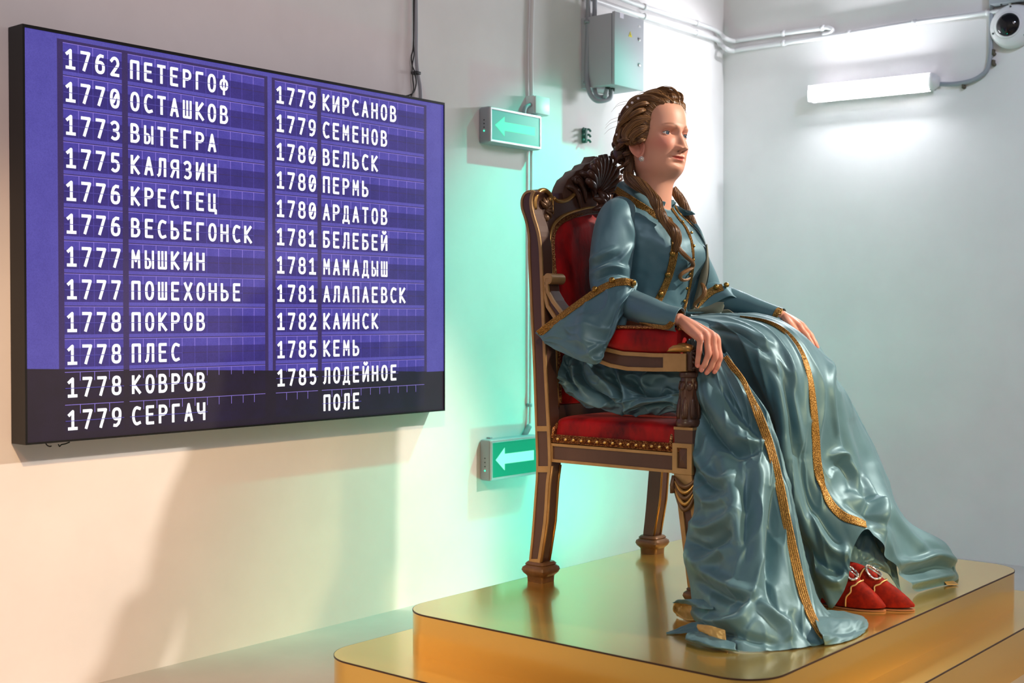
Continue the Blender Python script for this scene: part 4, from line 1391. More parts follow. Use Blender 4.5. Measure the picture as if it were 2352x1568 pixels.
SB = [
    ([(1612, 880), (1650, 940), (1690, 990), (1738, 1022)], 24, .020),
    ([(1596, 930), (1640, 1005), (1690, 1042), (1742, 1040)], (10, 16), -.020),
    ([(1680, 860), (1722, 925), (1764, 988)], (10, 7), .013),
    ([(1655, 895), (1700, 955), (1745, 1005)], 11, -.012),
    ([(1596, 1035), (1625, 1085), (1662, 1102), (1690, 1090)], 9, .012),
    ([(1592, 1070), (1625, 1115), (1660, 1125)], 8, -.010),
    ([(1598, 1120), (1630, 1155), (1680, 1140)], 10, .010),
    ([(1588, 1205), (1630, 1215), (1690, 1180)], (10, 16), .016),
    ([(1578, 1240), (1630, 1258), (1678, 1220)], 10, -.015),
    ([(1574, 1265), (1620, 1290), (1680, 1250)], 12, .012),
    ([(1590, 1290), (1650, 1330), (1705, 1356), (1740, 1362)], 14, .014),
    ([(1600, 1330), (1660, 1370), (1720, 1380)], 12, -.014),
    ([(1740, 1040), (1752, 1130), (1740, 1260), (1742, 1350)], 20, .020),
    ([(1770, 1120), (1775, 1230), (1770, 1340), (1800, 1410)], 16, -.022),
    ([(1800, 1100), (1818, 1200), (1842, 1320), (1870, 1430)], 9, .010),
    ([(1660, 1050), (1690, 1150), (1700, 1250)], 18, .012),
    ([(1720, 1080), (1712, 1180), (1715, 1290)], 12, -.010),
    ([(1590, 1400), (1640, 1430), (1700, 1425), (1720, 1380)], 12, .016),
    ([(1600, 1440), (1680, 1455), (1790, 1480)], 9, -.012),
    ([(1740, 1380), (1800, 1430), (1815, 1470)], 12, .016),
    ([(1820, 1400), (1850, 1450), (1870, 1475)], 9, -.010),
    ([(1690, 1010), (1730, 1020), (1762, 1012)], 7, .010),
]
GB = sheet(px_cols(B, ytopB, yhemB, 1.35, [0, 0, 0, 0, 0, 0, .004, .05]), 22, 18, SB, .0026, (11, 6), 4.1)
vfB = gridvf(GB)
fp = obj('front_panel', vfB, M['satin'], pn, subsurf=1)
tB = bvh(vfB)

# hem folds of the front panel lying on the podium
def flat_fold(ctrl, nr, nc, m, name, parent, strokes=(), rough=.0008):
    G = sheet([[tuple(p) for p in r] for r in ctrl], nr, nc, strokes, rough, (6, 4), 2.2)
    return obj(name, gridvf(G), m, parent, subsurf=1, solid=.002)
g = lambda u, v, z=.246: W(u, v, z=z)
flat_fold([[g(1862, 1395, .30), g(1905, 1400, .275), g(1950, 1405, .262), g(1985, 1415, .254)],
           [g(1875, 1430, .29), g(1925, 1425, .27), g(1970, 1425, .262), g(1994, 1428, .252)],
           [g(1890, 1460, .27), g(1930, 1452, .262), g(1972, 1445, .256), g(1994, 1440, .250)],
           [g(1895, 1482), g(1930, 1476), g(1965, 1465), g(1985, 1452)]], 10, 10, M['satin'], 'hem_fold', fp,
          [([(1880, 1420), (1930, 1430), (1985, 1430)], 7, .007), ([(1885, 1445), (1930, 1450), (1975, 1445)], 6, -.006)])
# lined edges curling out at the back of the hem
flat_fold([[g(1640, 1380, .30), g(1600, 1380, .295), g(1562, 1378, .29), g(1546, 1386, .278)],
           [g(1640, 1400, .29), g(1600, 1392, .28), g(1566, 1394, .268), g(1546, 1402, .262)],
           [g(1640, 1425), g(1600, 1425), g(1572, 1422), g(1554, 1414)]], 10, 10, M['gold_lining'], 'lined_hem', fp)
flat_fold([[g(1640, 1376, .31), g(1600, 1376, .305), g(1560, 1376, .298), g(1544, 1384, .288)],
           [g(1640, 1400, .302), g(1612, 1398, .292), g(1585, 1388, .286), g(1552, 1382, .284)]], 8, 10, M['satin'], 'hem_fold', fp)
flat_fold([[g(1530, 1452), g(1560, 1440, .252), g(1600, 1426, .262), g(1650, 1420, .28)],
           [g(1531, 1454), g(1565, 1453, .249), g(1605, 1450, .254), g(1650, 1455, .262)]], 8, 10, M['satin'], 'hem_fold', fp)
flat_fold([[g(1600, 1432, .285), g(1630, 1436, .29), g(1665, 1446, .286)],
           [g(1602, 1446, .272), g(1632, 1458, .27), g(1668, 1470, .264)],
           [g(1612, 1452, .262), g(1640, 1472, .254), g(1672, 1490)]], 8, 8, M['gold_lining'], 'lined_hem', fp)
flat_fold([[g(1578, 1452, .266), g(1610, 1450, .27), g(1650, 1462, .268), g(1690, 1476, .262)],
           [g(1573, 1466, .256), g(1600, 1470, .26), g(1645, 1484, .256), g(1690, 1490, .252)],
           [g(1576, 1470), g(1604, 1480), g(1650, 1491), g(1700, 1497)]], 8, 8, M['satin'], 'hem_fold', fp)
# far corner of the hem
flat_fold([[g(2115, 1268, .33), g(2150, 1262, .335), g(2178, 1268, .33), g(2183, 1280, .31)],
           [g(2130, 1290, .30), g(2160, 1288, .30), g(2186, 1300, .285), g(2196, 1320, .26)]], 8, 8, M['satin'], 'hem_fold', sk,
          [([(2150, 1262), (2165, 1290), (2185, 1310)], 6, -.01)])
flat_fold([[g(2168, 1334, .256), g(2190, 1332, .252)], [g(2175, 1343, .247), g(2204, 1342, .247)]], 4, 4, M['gold_lining'], 'lined_hem', sk, rough=0)

# ---- petticoat behind the lifted hem
Pc = [[(1946, 1282), (1956, 1222), (1985, 1200), (2012, 1204), (2042, 1234)],
      [(1945, 1320), (1965, 1290), (1998, 1275), (2030, 1290), (2062, 1310)],
      [(1935, 1335), (1965, 1312), (2005, 1302), (2038, 1322), (2073, 1364)]]
yP = [[-2.12, -2.05, -2.00, -1.97, -1.94], [-2.16, -2.08, -2.02, -1.97, -1.93], [-2.17, -2.09, -2.02, -1.96, -1.925]]
C = [[tuple(W(u, v, y=yP[i][j])) for j, (u, v) in enumerate(r)] for i, r in enumerate(Pc)]
GP = sheet(C, 14, 14, [([(1985, 1225), (2020, 1280), (2055, 1350)], 8, .010), ([(1965, 1235), (1985, 1275), (2010, 1310)], 8, -.008), ([(2010, 1230), (2040, 1290), (2068, 1355)], 6, -.008)], .002, (8, 4), 7)
obj('petticoat', gridvf(GP), M['satin'], pn, subsurf=1)

# ---- gathered skirt on the seat, under the arm
Cc = [
    [(1306, 800), (1288, 832), (1280, 866), (1290, 884), (1312, 892)],
    [(1322, 800), (1312, 845), (1318, 880), (1332, 905), (1352, 916)],
    [(1350, 805), (1345, 850), (1355, 890), (1375, 922), (1398, 942)],
    [(1400, 815), (1400, 870), (1410, 908), (1425, 935), (1442, 954)],
    [(1450, 825), (1455, 880), (1465, 912), (1480, 936), (1500, 951)],
    [(1520, 825), (1525, 875), (1530, 908), (1537, 932), (1547, 949)],
    [(1590, 825), (1595, 870), (1600, 905), (1604, 930), (1608, 950)],
]
yC = [-2.33, -2.365, -2.385, -2.38, -2.355]
C = [[tuple(W(c[r][0], c[r][1], y=yC[r])) for c in Cc] for r in range(5)]
SC = [
    ([(1318, 825), (1325, 870), (1360, 912), (1410, 935)], 8, .016), ([(1332, 830), (1342, 875), (1380, 910), (1430, 940)], 7, -.018),
    ([(1345, 830), (1375, 870), (1408, 900), (1440, 948)], 9, .018), ([(1300, 830), (1306, 870), (1330, 895)], 6, -.014),
    ([(1405, 850), (1420, 880), (1425, 920), (1440, 952)], 8, -.016), ([(1420, 860), (1440, 905), (1442, 945)], 7, .018),
    ([(1450, 860), (1470, 895), (1500, 905), (1545, 895)], 10, -.024), ([(1450, 930), (1490, 918), (1545, 912)], 7, .016),
    ([(1460, 945), (1500, 932), (1545, 930)], 5, -.012), ([(1500, 850), (1480, 880), (1488, 905)], 8, .014), ([(1510, 905), (1530, 892), (1548, 900)], 5, .012),
    ([(1290, 880), (1330, 902), (1370, 925)], 5, .010),
]
GC = sheet(C, 22, 20, SC, .004, (8, 6), 9)
obj('gathered_skirt', gridvf(GC), M['satin'], pn, subsurf=1)

# ---- bodice
SEC = [(1.00, 1.00, .112, .10, .14), (1.05, 1.00, .106, .095, .128), (1.10, 1.00, .118, .095, .130), (1.15, 1.00, .140, .10, .142), (1.19, 1.00, .154, .10, .152),
       (1.23, 1.00, .146, .10, .160), (1.27, 1.00, .118, .095, .168), (1.30, 1.00, .090, .09, .165), (1.325, 1.00, .070, .075, .13), (1.345, 1.005, .060, .06, .088), (1.358, 1.01, .056, .055, .068)]
SECu = catmull(SEC, 6)
rows = []
for z, cx, f_, b_, ry in SECu:
    row = []
    for k in range(72):
        a = 2 * math.pi * k / 72
        ca, sa = math.cos(a), math.sin(a)
        x = cx + (f_ if ca > 0 else b_) * math.copysign(abs(ca) ** .85, ca)
        y = YC + ry * math.copysign(abs(sa) ** .9, sa)
        bust = .016 * math.exp(-((z - 1.185) / .042) ** 2) * (math.exp(-((y - YC - .075) / .045) ** 2) + math.exp(-((y - YC + .075) / .045) ** 2)) if ca > 0 else 0
        row.append(Vector((x + bust, y, z)))
    rows.append(row)
vfT = grid(rows, True)
GT = np.array([[tuple(p) for p in r] for r in rows])
ST = [([(1465, 520), (1470, 580), (1462, 640)], 8, -.006), ([(1480, 570), (1510, 590), (1540, 620)], 14, .004), ([(1500, 600), (1490, 650), (1480, 690)], 10, -.004),
      ([(1550, 640), (1562, 670), (1560, 700)], 6, .004), ([(1535, 690), (1555, 705), (1572, 715)], 6, .004)]
GT = sculpt(GT, ST, .0012, (20, 8), 3)
vfT = grid([[Vector(p) for p in r] for r in GT.tolist()], True)
bo = obj('bodice', vfT, M['satin'], pn, subsurf=1)
tT = bvh(vfT)
# peplum lying over the lap
pe = []
for k in range(6):
    t = k / 5
    pe.append([Vector((1.00 + (.112 + .055 * t) * math.cos(a), YC + (.14 + .05 * t) * math.sin(a), 1.005 + .020 * (1 - t) + .022 * t ** 2)) for a in [math.radians(-120 + 220 * i / 30) for i in range(31)]])
obj('peplum', grid(pe), M['satin'], bo, solid=.002, subsurf=1)
# turned-up tails with grey lining in front of the waist
def petal(pts, y, m, name, parent):
    rows = []
    for (u0, v0), (u1, v1) in pts:
        a, b = W(u0, v0, y=y), W(u1, v1, y=y + .012)
        rows.append([tuple(a), tuple((a + b) / 2 + Vector((0, -.004, .002))), tuple(b)])
    G = upsample(rows, 6, 6)
    return obj(name, gridvf(G), m, parent, solid=.0015, subsurf=1)
petal([((1578, 712), (1590, 724)), ((1622, 704), (1640, 722)), ((1645, 694), (1658, 716)), ((1663, 694), (1664, 702))], -2.07, M['lining'], 'jacket_tail', bo)
petal([((1655, 712), (1660, 722)), ((1672, 710), (1680, 722)), ((1688, 720), (1690, 723))], -1.99, M['lining'], 'jacket_tail', bo)
# open far front edge of the jacket: lining sliver and dark piping
inn = [(1578, 500), (1600, 540), (1609, 590), (1602, 630), (1588, 670), (1570, 716)]
out = [(1600, 512), (1613, 535), (1626, 580), (1627, 625), (1617, 670), (1597, 716)]
rows = [[tuple(W(a[0], a[1], y=-2.035)), tuple(W((a[0] + b[0]) / 2, b[1], y=-2.045)), tuple(W(b[0], b[1], y=-2.04))] for a, b in zip(inn, out)]
jl = obj('jacket_front', gridvf(upsample([[tuple(Vector(p) + Vector((-.006, .012, 0))) for p in r] for r in rows], 8, 5)), M['satin'], bo, solid=.002, subsurf=1)
inn = [(1622, 560), (1618, 590), (1608, 630), (1598, 670), (1586, 714)]
out = [(1625, 560), (1628, 590), (1626, 630), (1615, 670), (1593, 718)]
rows = [[tuple(W(a[0], a[1], y=-2.040)), tuple(W((a[0] + b[0]) / 2, (a[1] + b[1]) / 2, y=-2.052)), tuple(W(b[0], b[1], y=-2.046))] for a, b in zip(inn, out)]
obj('jacket_lining', gridvf(upsample(rows, 8, 5)), M['lining'], bo, solid=.002, subsurf=1)
q = [W(u, v, y=-2.04) for u, v in [(1562, 500), (1585, 515), (1606, 535), (1620, 562), (1628, 600), (1626, 640), (1616, 672), (1597, 716)]]
obj('piping', tube(q, .0018, 6, smooth_n=6), mat('dark_teal_piping', rgb(52, 66, 66), .5), bo)

# ---- collar
def band_grid(inner, outer, yi, yo, mid=.5, lift=.008):
    rows = []
    for k, (a, b) in enumerate(zip(inner, outer)):
        p, q_ = W(a[0], a[1], y=yi[k]), W(b[0], b[1], y=yo[k])
        m_ = (p + q_) / 2 + Vector((.0, -.006, lift))
        rows.append([tuple(p), tuple(m_), tuple(q_)])
    return upsample(rows, 8, 8)
inner = [(1436, 414), (1452, 424), (1472, 438), (1498, 462), (1520, 486), (1536, 502)]
outer = [(1410, 437), (1426, 450), (1448, 466), (1480, 484), (1510, 502), (1528, 512)]
GK = band_grid(inner, outer, [-2.13, -2.165, -2.185, -2.18, -2.165, -2.15], [-2.16, -2.20, -2.22, -2.215, -2.195, -2.165])
vk = gridvf(GK)
co = obj('collar', vk, M['satin'], pn, solid=.003, subsurf=1)
tK = bvh(vk)
# far wing of the collar
inner2 = [(1540, 470), (1556, 472), (1570, 480), (1585, 488)]
outer2 = [(1556, 496), (1570, 496), (1584, 495), (1597, 493)]
G2 = band_grid(inner2, outer2, [-2.06, -2.05, -2.045, -2.04], [-2.05, -2.035, -2.03, -2.03], lift=.004)
obj('collar_wing', gridvf(G2), M['satin'], pn, solid=.004, subsurf=1)
# high inner collar round the neck
rows = []
for k in range(5):
    t = k / 4
    rows.append([Vector((1.012 + (.058 + .008 * t) * math.cos(a), YC + (.064 + .010 * t) * math.sin(a), 1.335 + (.012 + .040 * (.5 - .5 * math.cos(a))) * t)) for a in [math.radians(20 + 320 * i / 40) for i in range(41)]])
obj('inner_collar', grid(rows), M['satin'], co, solid=.002, subsurf=1)
P_, N_ = lay(tK, [(1416, 436), (1434, 448), (1456, 463), (1486, 482), (1512, 500), (1528, 510)], 8)
obj('braid', ribbon(P_, N_, .021, .003), M['braid'], co, angle=60)
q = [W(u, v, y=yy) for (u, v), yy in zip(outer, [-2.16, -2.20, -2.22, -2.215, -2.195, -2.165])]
obj('piping', tube([p + Vector((0, 0, -.001)) for p in q], .002, 6, smooth_n=6), mat('dark_collar_piping', rgb(40, 58, 62), .5), co)  # dark cord along the collar's outer edge

# ---- gold braids and buttons on the bodice
def button(c, n, r, parent, name='button'):
    me_name = name
    v, f = ball((0, 0, 0), r, 16, 10, (1, 1, .75))
    rot = n.to_track_quat('Z', 'Y').to_matrix()
    return obj(me_name, ([c + n * r * .6 + rot @ p for p in v], f), M['button'], parent)
P_, N_ = lay(tT, [(1536, 500), (1546, 525), (1550, 560), (1545, 600), (1534, 640), (1521, 670), (1510, 692)], 8)
obj('princess_braid', ribbon(P_, N_, [.017 + .006 * min(1, i / 20) for i in range(len(P_))], .003), M['braid'], bo, angle=60)
for u, v in ((1547, 536), (1543, 583), (1532, 628), (1516, 674)):
    c, n_ = drop(tT, u, v)
    button(c + n_ * .003, n_, .0088, bo)
P_, N_ = lay(tT, [(1542, 478), (1556, 500), (1574, 522), (1588, 556), (1591, 600), (1585, 650), (1576, 690), (1568, 722)], 8)
obj('centre_braid', ribbon(P_, N_, .0115, .0025), M['braid'], bo, angle=60)
for u, v in ((1566, 512), (1586, 536), (1591, 566), (1590, 596), (1582, 628), (1575, 661), (1569, 691)):
    c, n_ = drop(tT, u, v)
    button(c + n_ * .002, n_, .0048, bo, 'small_button')
P_, N_ = lay(tT, [(1548, 468), (1556, 486), (1575, 505), (1590, 520)], 6)
obj('neck_braid', ribbon(P_, N_, .008, .002), M['braid'], bo, angle=60)

# ---- near sleeve
SN = [(W(1432, 478, y=-2.235), .042), (W(1418, 500, y=-2.27), .055), (W(1410, 540, y=-2.292), .061), (W(1404, 590, y=-2.31), .0615), (W(1400, 635, y=-2.325), .0585), (W(1402, 668, y=-2.335), .054)]
ctr = catmull([tuple(p) + (r,) for p, r in SN], 8)
vS, fS = tube([c[:3] for c in ctr], [float(c[3]) for c in ctr], 48, up=(0, 1, 0), cap=False)
GS = np.array([tuple(p) for p in vS]).reshape(len(ctr), 48, 3)
SS = [([(1352, 600), (1385, 585), (1415, 570)], 5, .008), ([(1350, 618), (1390, 600), (1425, 585)], 5, -.008), ([(1455, 560), (1440, 580), (1425, 600)], 5, .007),
      ([(1358, 630), (1400, 612), (1440, 618)], 5, .008), ([(1365, 645), (1410, 628), (1445, 635)], 4, -.007), ([(1460, 580), (1450, 600), (1440, 612)], 4, -.006),
      ([(1380, 520), (1375, 560), (1368, 600)], 12, .005), ([(1440, 500), (1455, 540), (1460, 575)], 7, .006)]
GSn = np.concatenate([GS, GS[:, :1]], axis=1)
cen = np.array([c[:3] for c in ctr])[:, None, :]
out_ = (GSn - cen); out_ /= np.linalg.norm(out_, axis=2, keepdims=True)
uv = pix(GSn.reshape(-1, 3))[:, :2]
facing = np.clip(np.sum(out_ * ((CAM - GSn) / np.linalg.norm(CAM - GSn, axis=2, keepdims=True)), axis=2), 0, 1).reshape(-1)
D = np.zeros(len(uv))
for poly, w, amp in SS:
    d, t, _s = seg_dist(uv, [tuple(p) for p in catmull(poly, 5)])
    D += 1.8 * amp * np.exp(-(d / w) ** 2) * (np.sin(t * math.pi) ** .5 * .8 + .2)
GSn = GSn + out_ * (D * np.sqrt(facing)).reshape(GSn.shape[:2])[:, :, None]
vfS = grid([[Vector(p) for p in r[:-1]] for r in GSn.tolist()], True)
sl = obj('sleeve', vfS, M['satin'], pn, subsurf=1)
tS = bvh(vfS)
# bell cuff hanging over the chair arm
top = [(1458, 648), (1440, 640), (1412, 642), (1376, 658), (1330, 690), (1280, 726), (1228, 764)]
mid = [(1458, 656), (1436, 690), (1408, 716), (1372, 734), (1322, 745), (1282, 752), (1238, 772)]
mid2 = [(1450, 676), (1426, 728), (1402, 776), (1372, 796), (1326, 790), (1284, 782), (1248, 784)]
bot = [(1444, 692), (1414, 750), (1392, 806), (1374, 836), (1338, 830), (1290, 810), (1252, 790)]
ycf = [[-2.355, -2.385, -2.40, -2.41, -2.43, -2.445, -2.455], [-2.36, -2.41, -2.44, -2.452, -2.46, -2.462, -2.46], [-2.37, -2.42, -2.45, -2.462, -2.468, -2.466, -2.462], [-2.375, -2.42, -2.45, -2.465, -2.47, -2.468, -2.462]]
C = [[tuple(W(u, v, y=ycf[i][j])) for j, (u, v) in enumerate(r)] for i, r in enumerate((top, mid, mid2, bot))]
GF = sheet(C, 16, 14, [([(1420, 700), (1395, 760), (1380, 815)], 12, -.010), ([(1340, 720), (1345, 770), (1355, 820)], 18, .012), ([(1380, 790), (1362, 812), (1372, 832)], 6, .010), ([(1290, 740), (1300, 780)], 14, -.006)], .0022, (5, 4), 5)
vfF = gridvf(GF)
be = obj('bell_cuff', vfF, M['satin'], pn, solid=.003, subsurf=1)
tF = bvh(vfF)
# inner face of the bell
C2 = [[(Vector(p) + Vector((.0, .05 * math.sin(math.pi * min(1, (j + .5) / 6)), .0)))[:] for j, p in enumerate(r)] for r in C[:3]]
obj('bell_back', gridvf(upsample(C2, 8, 8)), M['satin'], be, solid=.002, subsurf=1)
P_, N_ = lay(tF, [(1454, 652), (1438, 647), (1412, 650), (1378, 665), (1332, 696), (1284, 731), (1238, 766)], 8)
bb = obj('braid', ribbon(P_, N_, .0225, .003), M['braid'], be, angle=60)
for u, v in ((1369, 664), (1408, 644), (1450, 648)):
    c, n_ = drop(tF, u, v + 2)
    button(c + n_ * .003, n_, .0088, be)
# forearm of the under-sleeve
FA = [(W(1425, 690, y=-2.35), .046), (W(1455, 702, y=-2.365), .043), (W(1490, 714, y=-2.395), .039), (W(1525, 727, y=-2.412), .035), (W(1548, 732, y=-2.414), .0335), (W(1562, 735, y=-2.412), .0335)]
ctr = catmull([tuple(p) + (r,) for p, r in FA], 8)
vfFA = tube([c[:3] for c in ctr], [float(c[3]) for c in ctr], 32, up=(0, 0, 1), cap=False)
us = obj('under_sleeve', vfFA, M['satin'], pn, subsurf=1, solid=.002)
tFA = bvh(vfFA)
for path, w in (([(1474, 742), (1492, 745), (1514, 749), (1532, 751), (1544, 741), (1555, 726), (1568, 714)], .0150),):
    P_, N_ = lay(tFA, path, 8)
    obj('braid', ribbon(P_, N_, w, .0025), M['braid'], us, angle=60)

# ---- far sleeve and cuff
SFp = [(W(1560, 500, y=-2.0), .02), (W(1572, 530, y=-1.97), .040), (W(1592, 600, y=-1.92), .050), (W(1612, 650, y=-1.88), .053), (W(1622, 682, y=-1.87), .050)]
ctr = catmull([tuple(p) + (r,) for p, r in SFp], 8)
vfS2 = tube([c[:3] for c in ctr], [float(c[3]) for c in ctr], 32, up=(0, 1, 0), cap=False)
s2 = obj('sleeve', vfS2, M['satin'], pn, subsurf=1)
C = [[tuple(W(u, v, y=yy)) for (u, v), yy in zip(r, ys_)] for r, ys_ in (
    ([(1590, 700), (1606, 680), (1632, 662), (1662, 656), (1680, 662)], [-1.99, -1.965, -1.945, -1.925, -1.89]),
    ([(1596, 712), (1616, 696), (1644, 676), (1672, 668), (1694, 684)], [-1.99, -1.965, -1.945, -1.925, -1.89]),
    ([(1604, 720), (1626, 710), (1654, 690), (1684, 680), (1712, 700)], [-1.98, -1.955, -1.94, -1.92, -1.88]))]
GF2 = upsample(C, 8, 8)
v2 = gridvf(GF2)
b2 = obj('bell_cuff', v2, M['satin'], pn, solid=.003, subsurf=1)
t2 = bvh(v2)
P_, N_ = lay(t2, [(1594, 706), (1612, 688), (1636, 668), (1660, 660)], 8)
obj('braid', ribbon(P_, N_, .024, .003), M['braid'], b2, angle=60)
for u, v in ((1646, 661), (1666, 658)):
    c, n_ = drop(t2, u, v)
    button(c + n_ * .003, n_, .0088, b2)
FA2 = [(W(1625, 676, y=-1.89), .045), (W(1680, 690, y=-1.88), .038), (W(1735, 708, y=-1.88), .031), (W(1780, 722, y=-1.88), .026), (W(1797, 726, y=-1.88), .0245)]
ctr = catmull([tuple(p) + (r,) for p, r in FA2], 8)
vf2 = tube([c[:3] for c in ctr], [float(c[3]) for c in ctr], 32, up=(0, 0, 1), cap=False)
u2 = obj('under_sleeve', vf2, M['satin'], pn, subsurf=1, solid=.002)
t3 = bvh(vf2)
P_, N_ = lay(t3, [(1776, 738), (1781, 725), (1788, 712), (1796, 706)], 6)
obj('braid', ribbon(P_, N_, .018, .0025), M['braid'], u2, angle=60)

# ---- braids down the skirt
P_, N_ = lay(tA, [(1700, 728), (1750, 735), (1795, 755), (1832, 795), (1855, 850), (1866, 920), (1872, 990), (1876, 1060), (1886, 1110), (1905, 1155), (1935, 1185), (1962, 1195), (1988, 1205)], 8)
obj('skirt_braid', ribbon(P_, N_, [.003 + .021 * min(1, i / 30) for i in range(len(P_))], .003), M['braid'], sk, angle=60)
P_, N_ = lay(tB, [(1662, 822), (1695, 862), (1728, 922), (1757, 990), (1780, 1070), (1798, 1150), (1816, 1240), (1836, 1330), (1858, 1405), (1892, 1466)], 8)
obj('panel_braid', ribbon(P_, N_, .0235, .003), M['braid'], fp, angle=60)

# ---- shoes
M['red_suede'] = mottled('red_velvet_shoe', rgb(110, 14, 3), rgb(146, 26, 5), 60, .7, bumps=.3, bd=.001, spec=.15)
M['sole'] = mat('leather_sole', rgb(160, 104, 70), .6)
M['cord'] = mat('gold_cord', rgb(226, 190, 130), .4, .5)
M['crystal'] = mat('crystal_buckle', rgb(225, 220, 215), .12, .9)
def shoe(toe, ang, L):
    d = Vector((math.cos(ang), math.sin(ang), 0)); s = Vector((-d.y, d.x, 0))
    z0 = .244
    prof = [(0, .0, .004, .006), (.03, .0, .010, .012), (.10, .0, .019, .026), (.22, .0, .028, .045), (.38, .0, .034, .067), (.55, .0, .034, .088), (.72, .0, .032, .104), (.88, .0, .028, .108), (1.0, .0, .020, .100)]
    rows = []
    for t, off, w, h in catmull(prof, 5):
        c = toe - d * (L * t)
        row = []
        for k in range(24):
            a = 2 * math.pi * k / 24
            ca, sa = math.cos(a), math.sin(a)
            zz = h * (max(0, sa) ** .8) if sa > 0 else -.0
            row.append(Vector((c.x, c.y, z0 + .006 + .004 * (1 - t) ** 4)) + s * (w * math.copysign(abs(ca) ** .7, ca) * (1 if sa <= 0 else (1 - .25 * sa))) + Vector((0, 0, zz)))
        rows.append(row)
    r = obj('shoe', grid(rows, True, True, True), M['red_suede'], pn, subsurf=1)
    so = [[(toe - d * (L * t)) + s * (w * 1.05 * q) for q in (-1, 1)] for t, off, w, h in catmull(prof, 5)]
    v, f = grid([[Vector((p.x, p.y, z0 + dz)) for p in rr] for rr in so for dz in (0,)])
    obj('sole', ([p for p in v], f), M['sole'], r, solid=-.0035, smooth=False)
    def top(t, q):   # point on the upper
        w = np.interp(t, [p[0] for p in prof], [p[2] for p in prof]); h = np.interp(t, [p[0] for p in prof], [p[3] for p in prof])
        a = math.pi / 2 - q * math.pi / 2
        ca, sa = math.cos(a), math.sin(a)
        return toe - d * (L * t) + s * (w * math.copysign(abs(ca) ** .7, ca) * (1 - .25 * max(0, sa))) * 1.03 + Vector((0, 0, z0 - toe.z + .007 + h * max(0, sa) ** .8 * 1.03))
    obj('trim', tube([top(.36 + .20 * abs(q) ** 1.5 + (.03 if i % 2 else 0) * (abs(q) > .5), q) for i, q in enumerate([-1 + 2 * k / 16 for k in range(17)])], .0022, 6, smooth_n=3), M['cord'], r)
    obj('trim', tube([top(.60 + .16 * abs(q), q) for q in [-1 + 2 * k / 12 for k in range(13)]], .0022, 6, smooth_n=3), M['cord'], r)
    bpts = [top(.52 + .10 * math.cos(2 * math.pi * k / 20), -.18 + .30 * math.sin(2 * math.pi * k / 20)) + Vector((0, 0, .005)) for k in range(21)]
    bk = obj('buckle', tube(bpts, .0032, 8), M['crystal'], r)
    obj('buckle_bar', tube([top(.43, -.18) + Vector((0, 0, .006)), top(.61, -.18) + Vector((0, 0, .006))], .002, 6), M['crystal'], bk)
    for k in range(0, 20, 2):
        obj('crystal', ball(bpts[k], .0042, 8, 6), M['crystal'], bk)
    return r
toe1, toe2 = W(2034, 1401, z=.247), W(2101, 1399, z=.247)
shoe(toe1, math.radians(6), .17)
shoe(toe2, math.radians(12), .20)
# ------------------------------------------------------------------ the seated figure: body, head, hair
HO = Vector((1.019, YC, 1.541))
HY = math.radians(-10)
HS = Vector((1.08, 1.12, 1.05))
def H2W(x, y, z):
    x, y, z = x * HS.x, y * HS.y, z * HS.z
    y, z = y + .05 * z, z - .05 * y
    return HO + Vector((x * math.cos(HY) - y * math.sin(HY), x * math.sin(HY) + y * math.cos(HY), z))
def HD(x, y, z):
    return Vector((x * math.cos(HY) - y * math.sin(HY), x * math.sin(HY) + y * math.cos(HY), z))

# z, front, back, half width
HP = [(.1175, .000, -.018, .010), (.115, .018, -.036, .026), (.109, .042, -.060, .043), (.095, .066, -.083, .0585), (.075, .0815, -.094, .0675), (.05, .0895, -.098, .072),
      (.025, .0925, -.098, .0735), (.010, .0915, -.096, .0735), (0, .090, -.094, .073), (-.02, .0905, -.09, .0715), (-.04, .0915, -.082, .069), (-.06, .0925, -.072, .066),
      (-.076, .0900, -.062, .063), (-.089, .0880, -.056, .0590), (-.099, .0845, -.052, .0545), (-.108, .077, -.049, .0505), (-.116, .066, -.048, .0485), (-.128, .055, -.047, .047),
      (-.16, .049, -.046, .047), (-.20, .047, -.052, .052), (-.235, .052, -.062, .068), (-.262, .050, -.075, .11)]
zz_ = np.array([p[0] for p in HP][::-1])
def pchip(x, y):
    """monotone cubic through the stations, so that no crease shows between them"""
    x, y = np.asarray(x, float), np.asarray(y, float)
    h = np.diff(x); d = np.diff(y) / h
    m = np.zeros(len(x)); m[0], m[-1] = d[0], d[-1]
    for i in range(1, len(x) - 1):
        if d[i - 1] * d[i] > 0:
            w1, w2 = 2 * h[i] + h[i - 1], h[i] + 2 * h[i - 1]
            m[i] = (w1 + w2) / (w1 / d[i - 1] + w2 / d[i])
    def f(q):
        q = min(max(q, x[0]), x[-1]); i = min(int(np.searchsorted(x, q, 'right')) - 1, len(x) - 2)
        t = (q - x[i]) / h[i]
        return float((1 + 2 * t) * (1 - t) ** 2 * y[i] + t * (1 - t) ** 2 * h[i] * m[i] + t * t * (3 - 2 * t) * y[i + 1] + t * t * (t - 1) * h[i] * m[i + 1])
    return f
_hp = {k: pchip(zz_, [p[k] for p in HP][::-1]) for k in (1, 2, 3)}
_hc = {}
def hp(z, k):
    if (z, k) not in _hc:
        # a light running mean keeps the cheek free of bands
        _hc[(z, k)] = sum(_hp[k](z + o) for o in (-.006, -.003, 0, .003, .006)) / 5 if z < .09 else _hp[k](z)
    return _hc[(z, k)]
_nz = pchip([-.056, -.0490, -.0452, -.0415, -.0370, -.030, -.020, -.010, 0, .010, .02, .03], [0, .0015, .010, .0210, .0236, .0203, .0155, .0106, .0060, .0034, .0016, 0])
_ns = pchip([-.05, -.040, -.028, -.012, .008, .02], [.0140, .0132, .0102, .0084, .0090, .012])
def G_(a, s): return math.exp(-(a / s) ** 2)
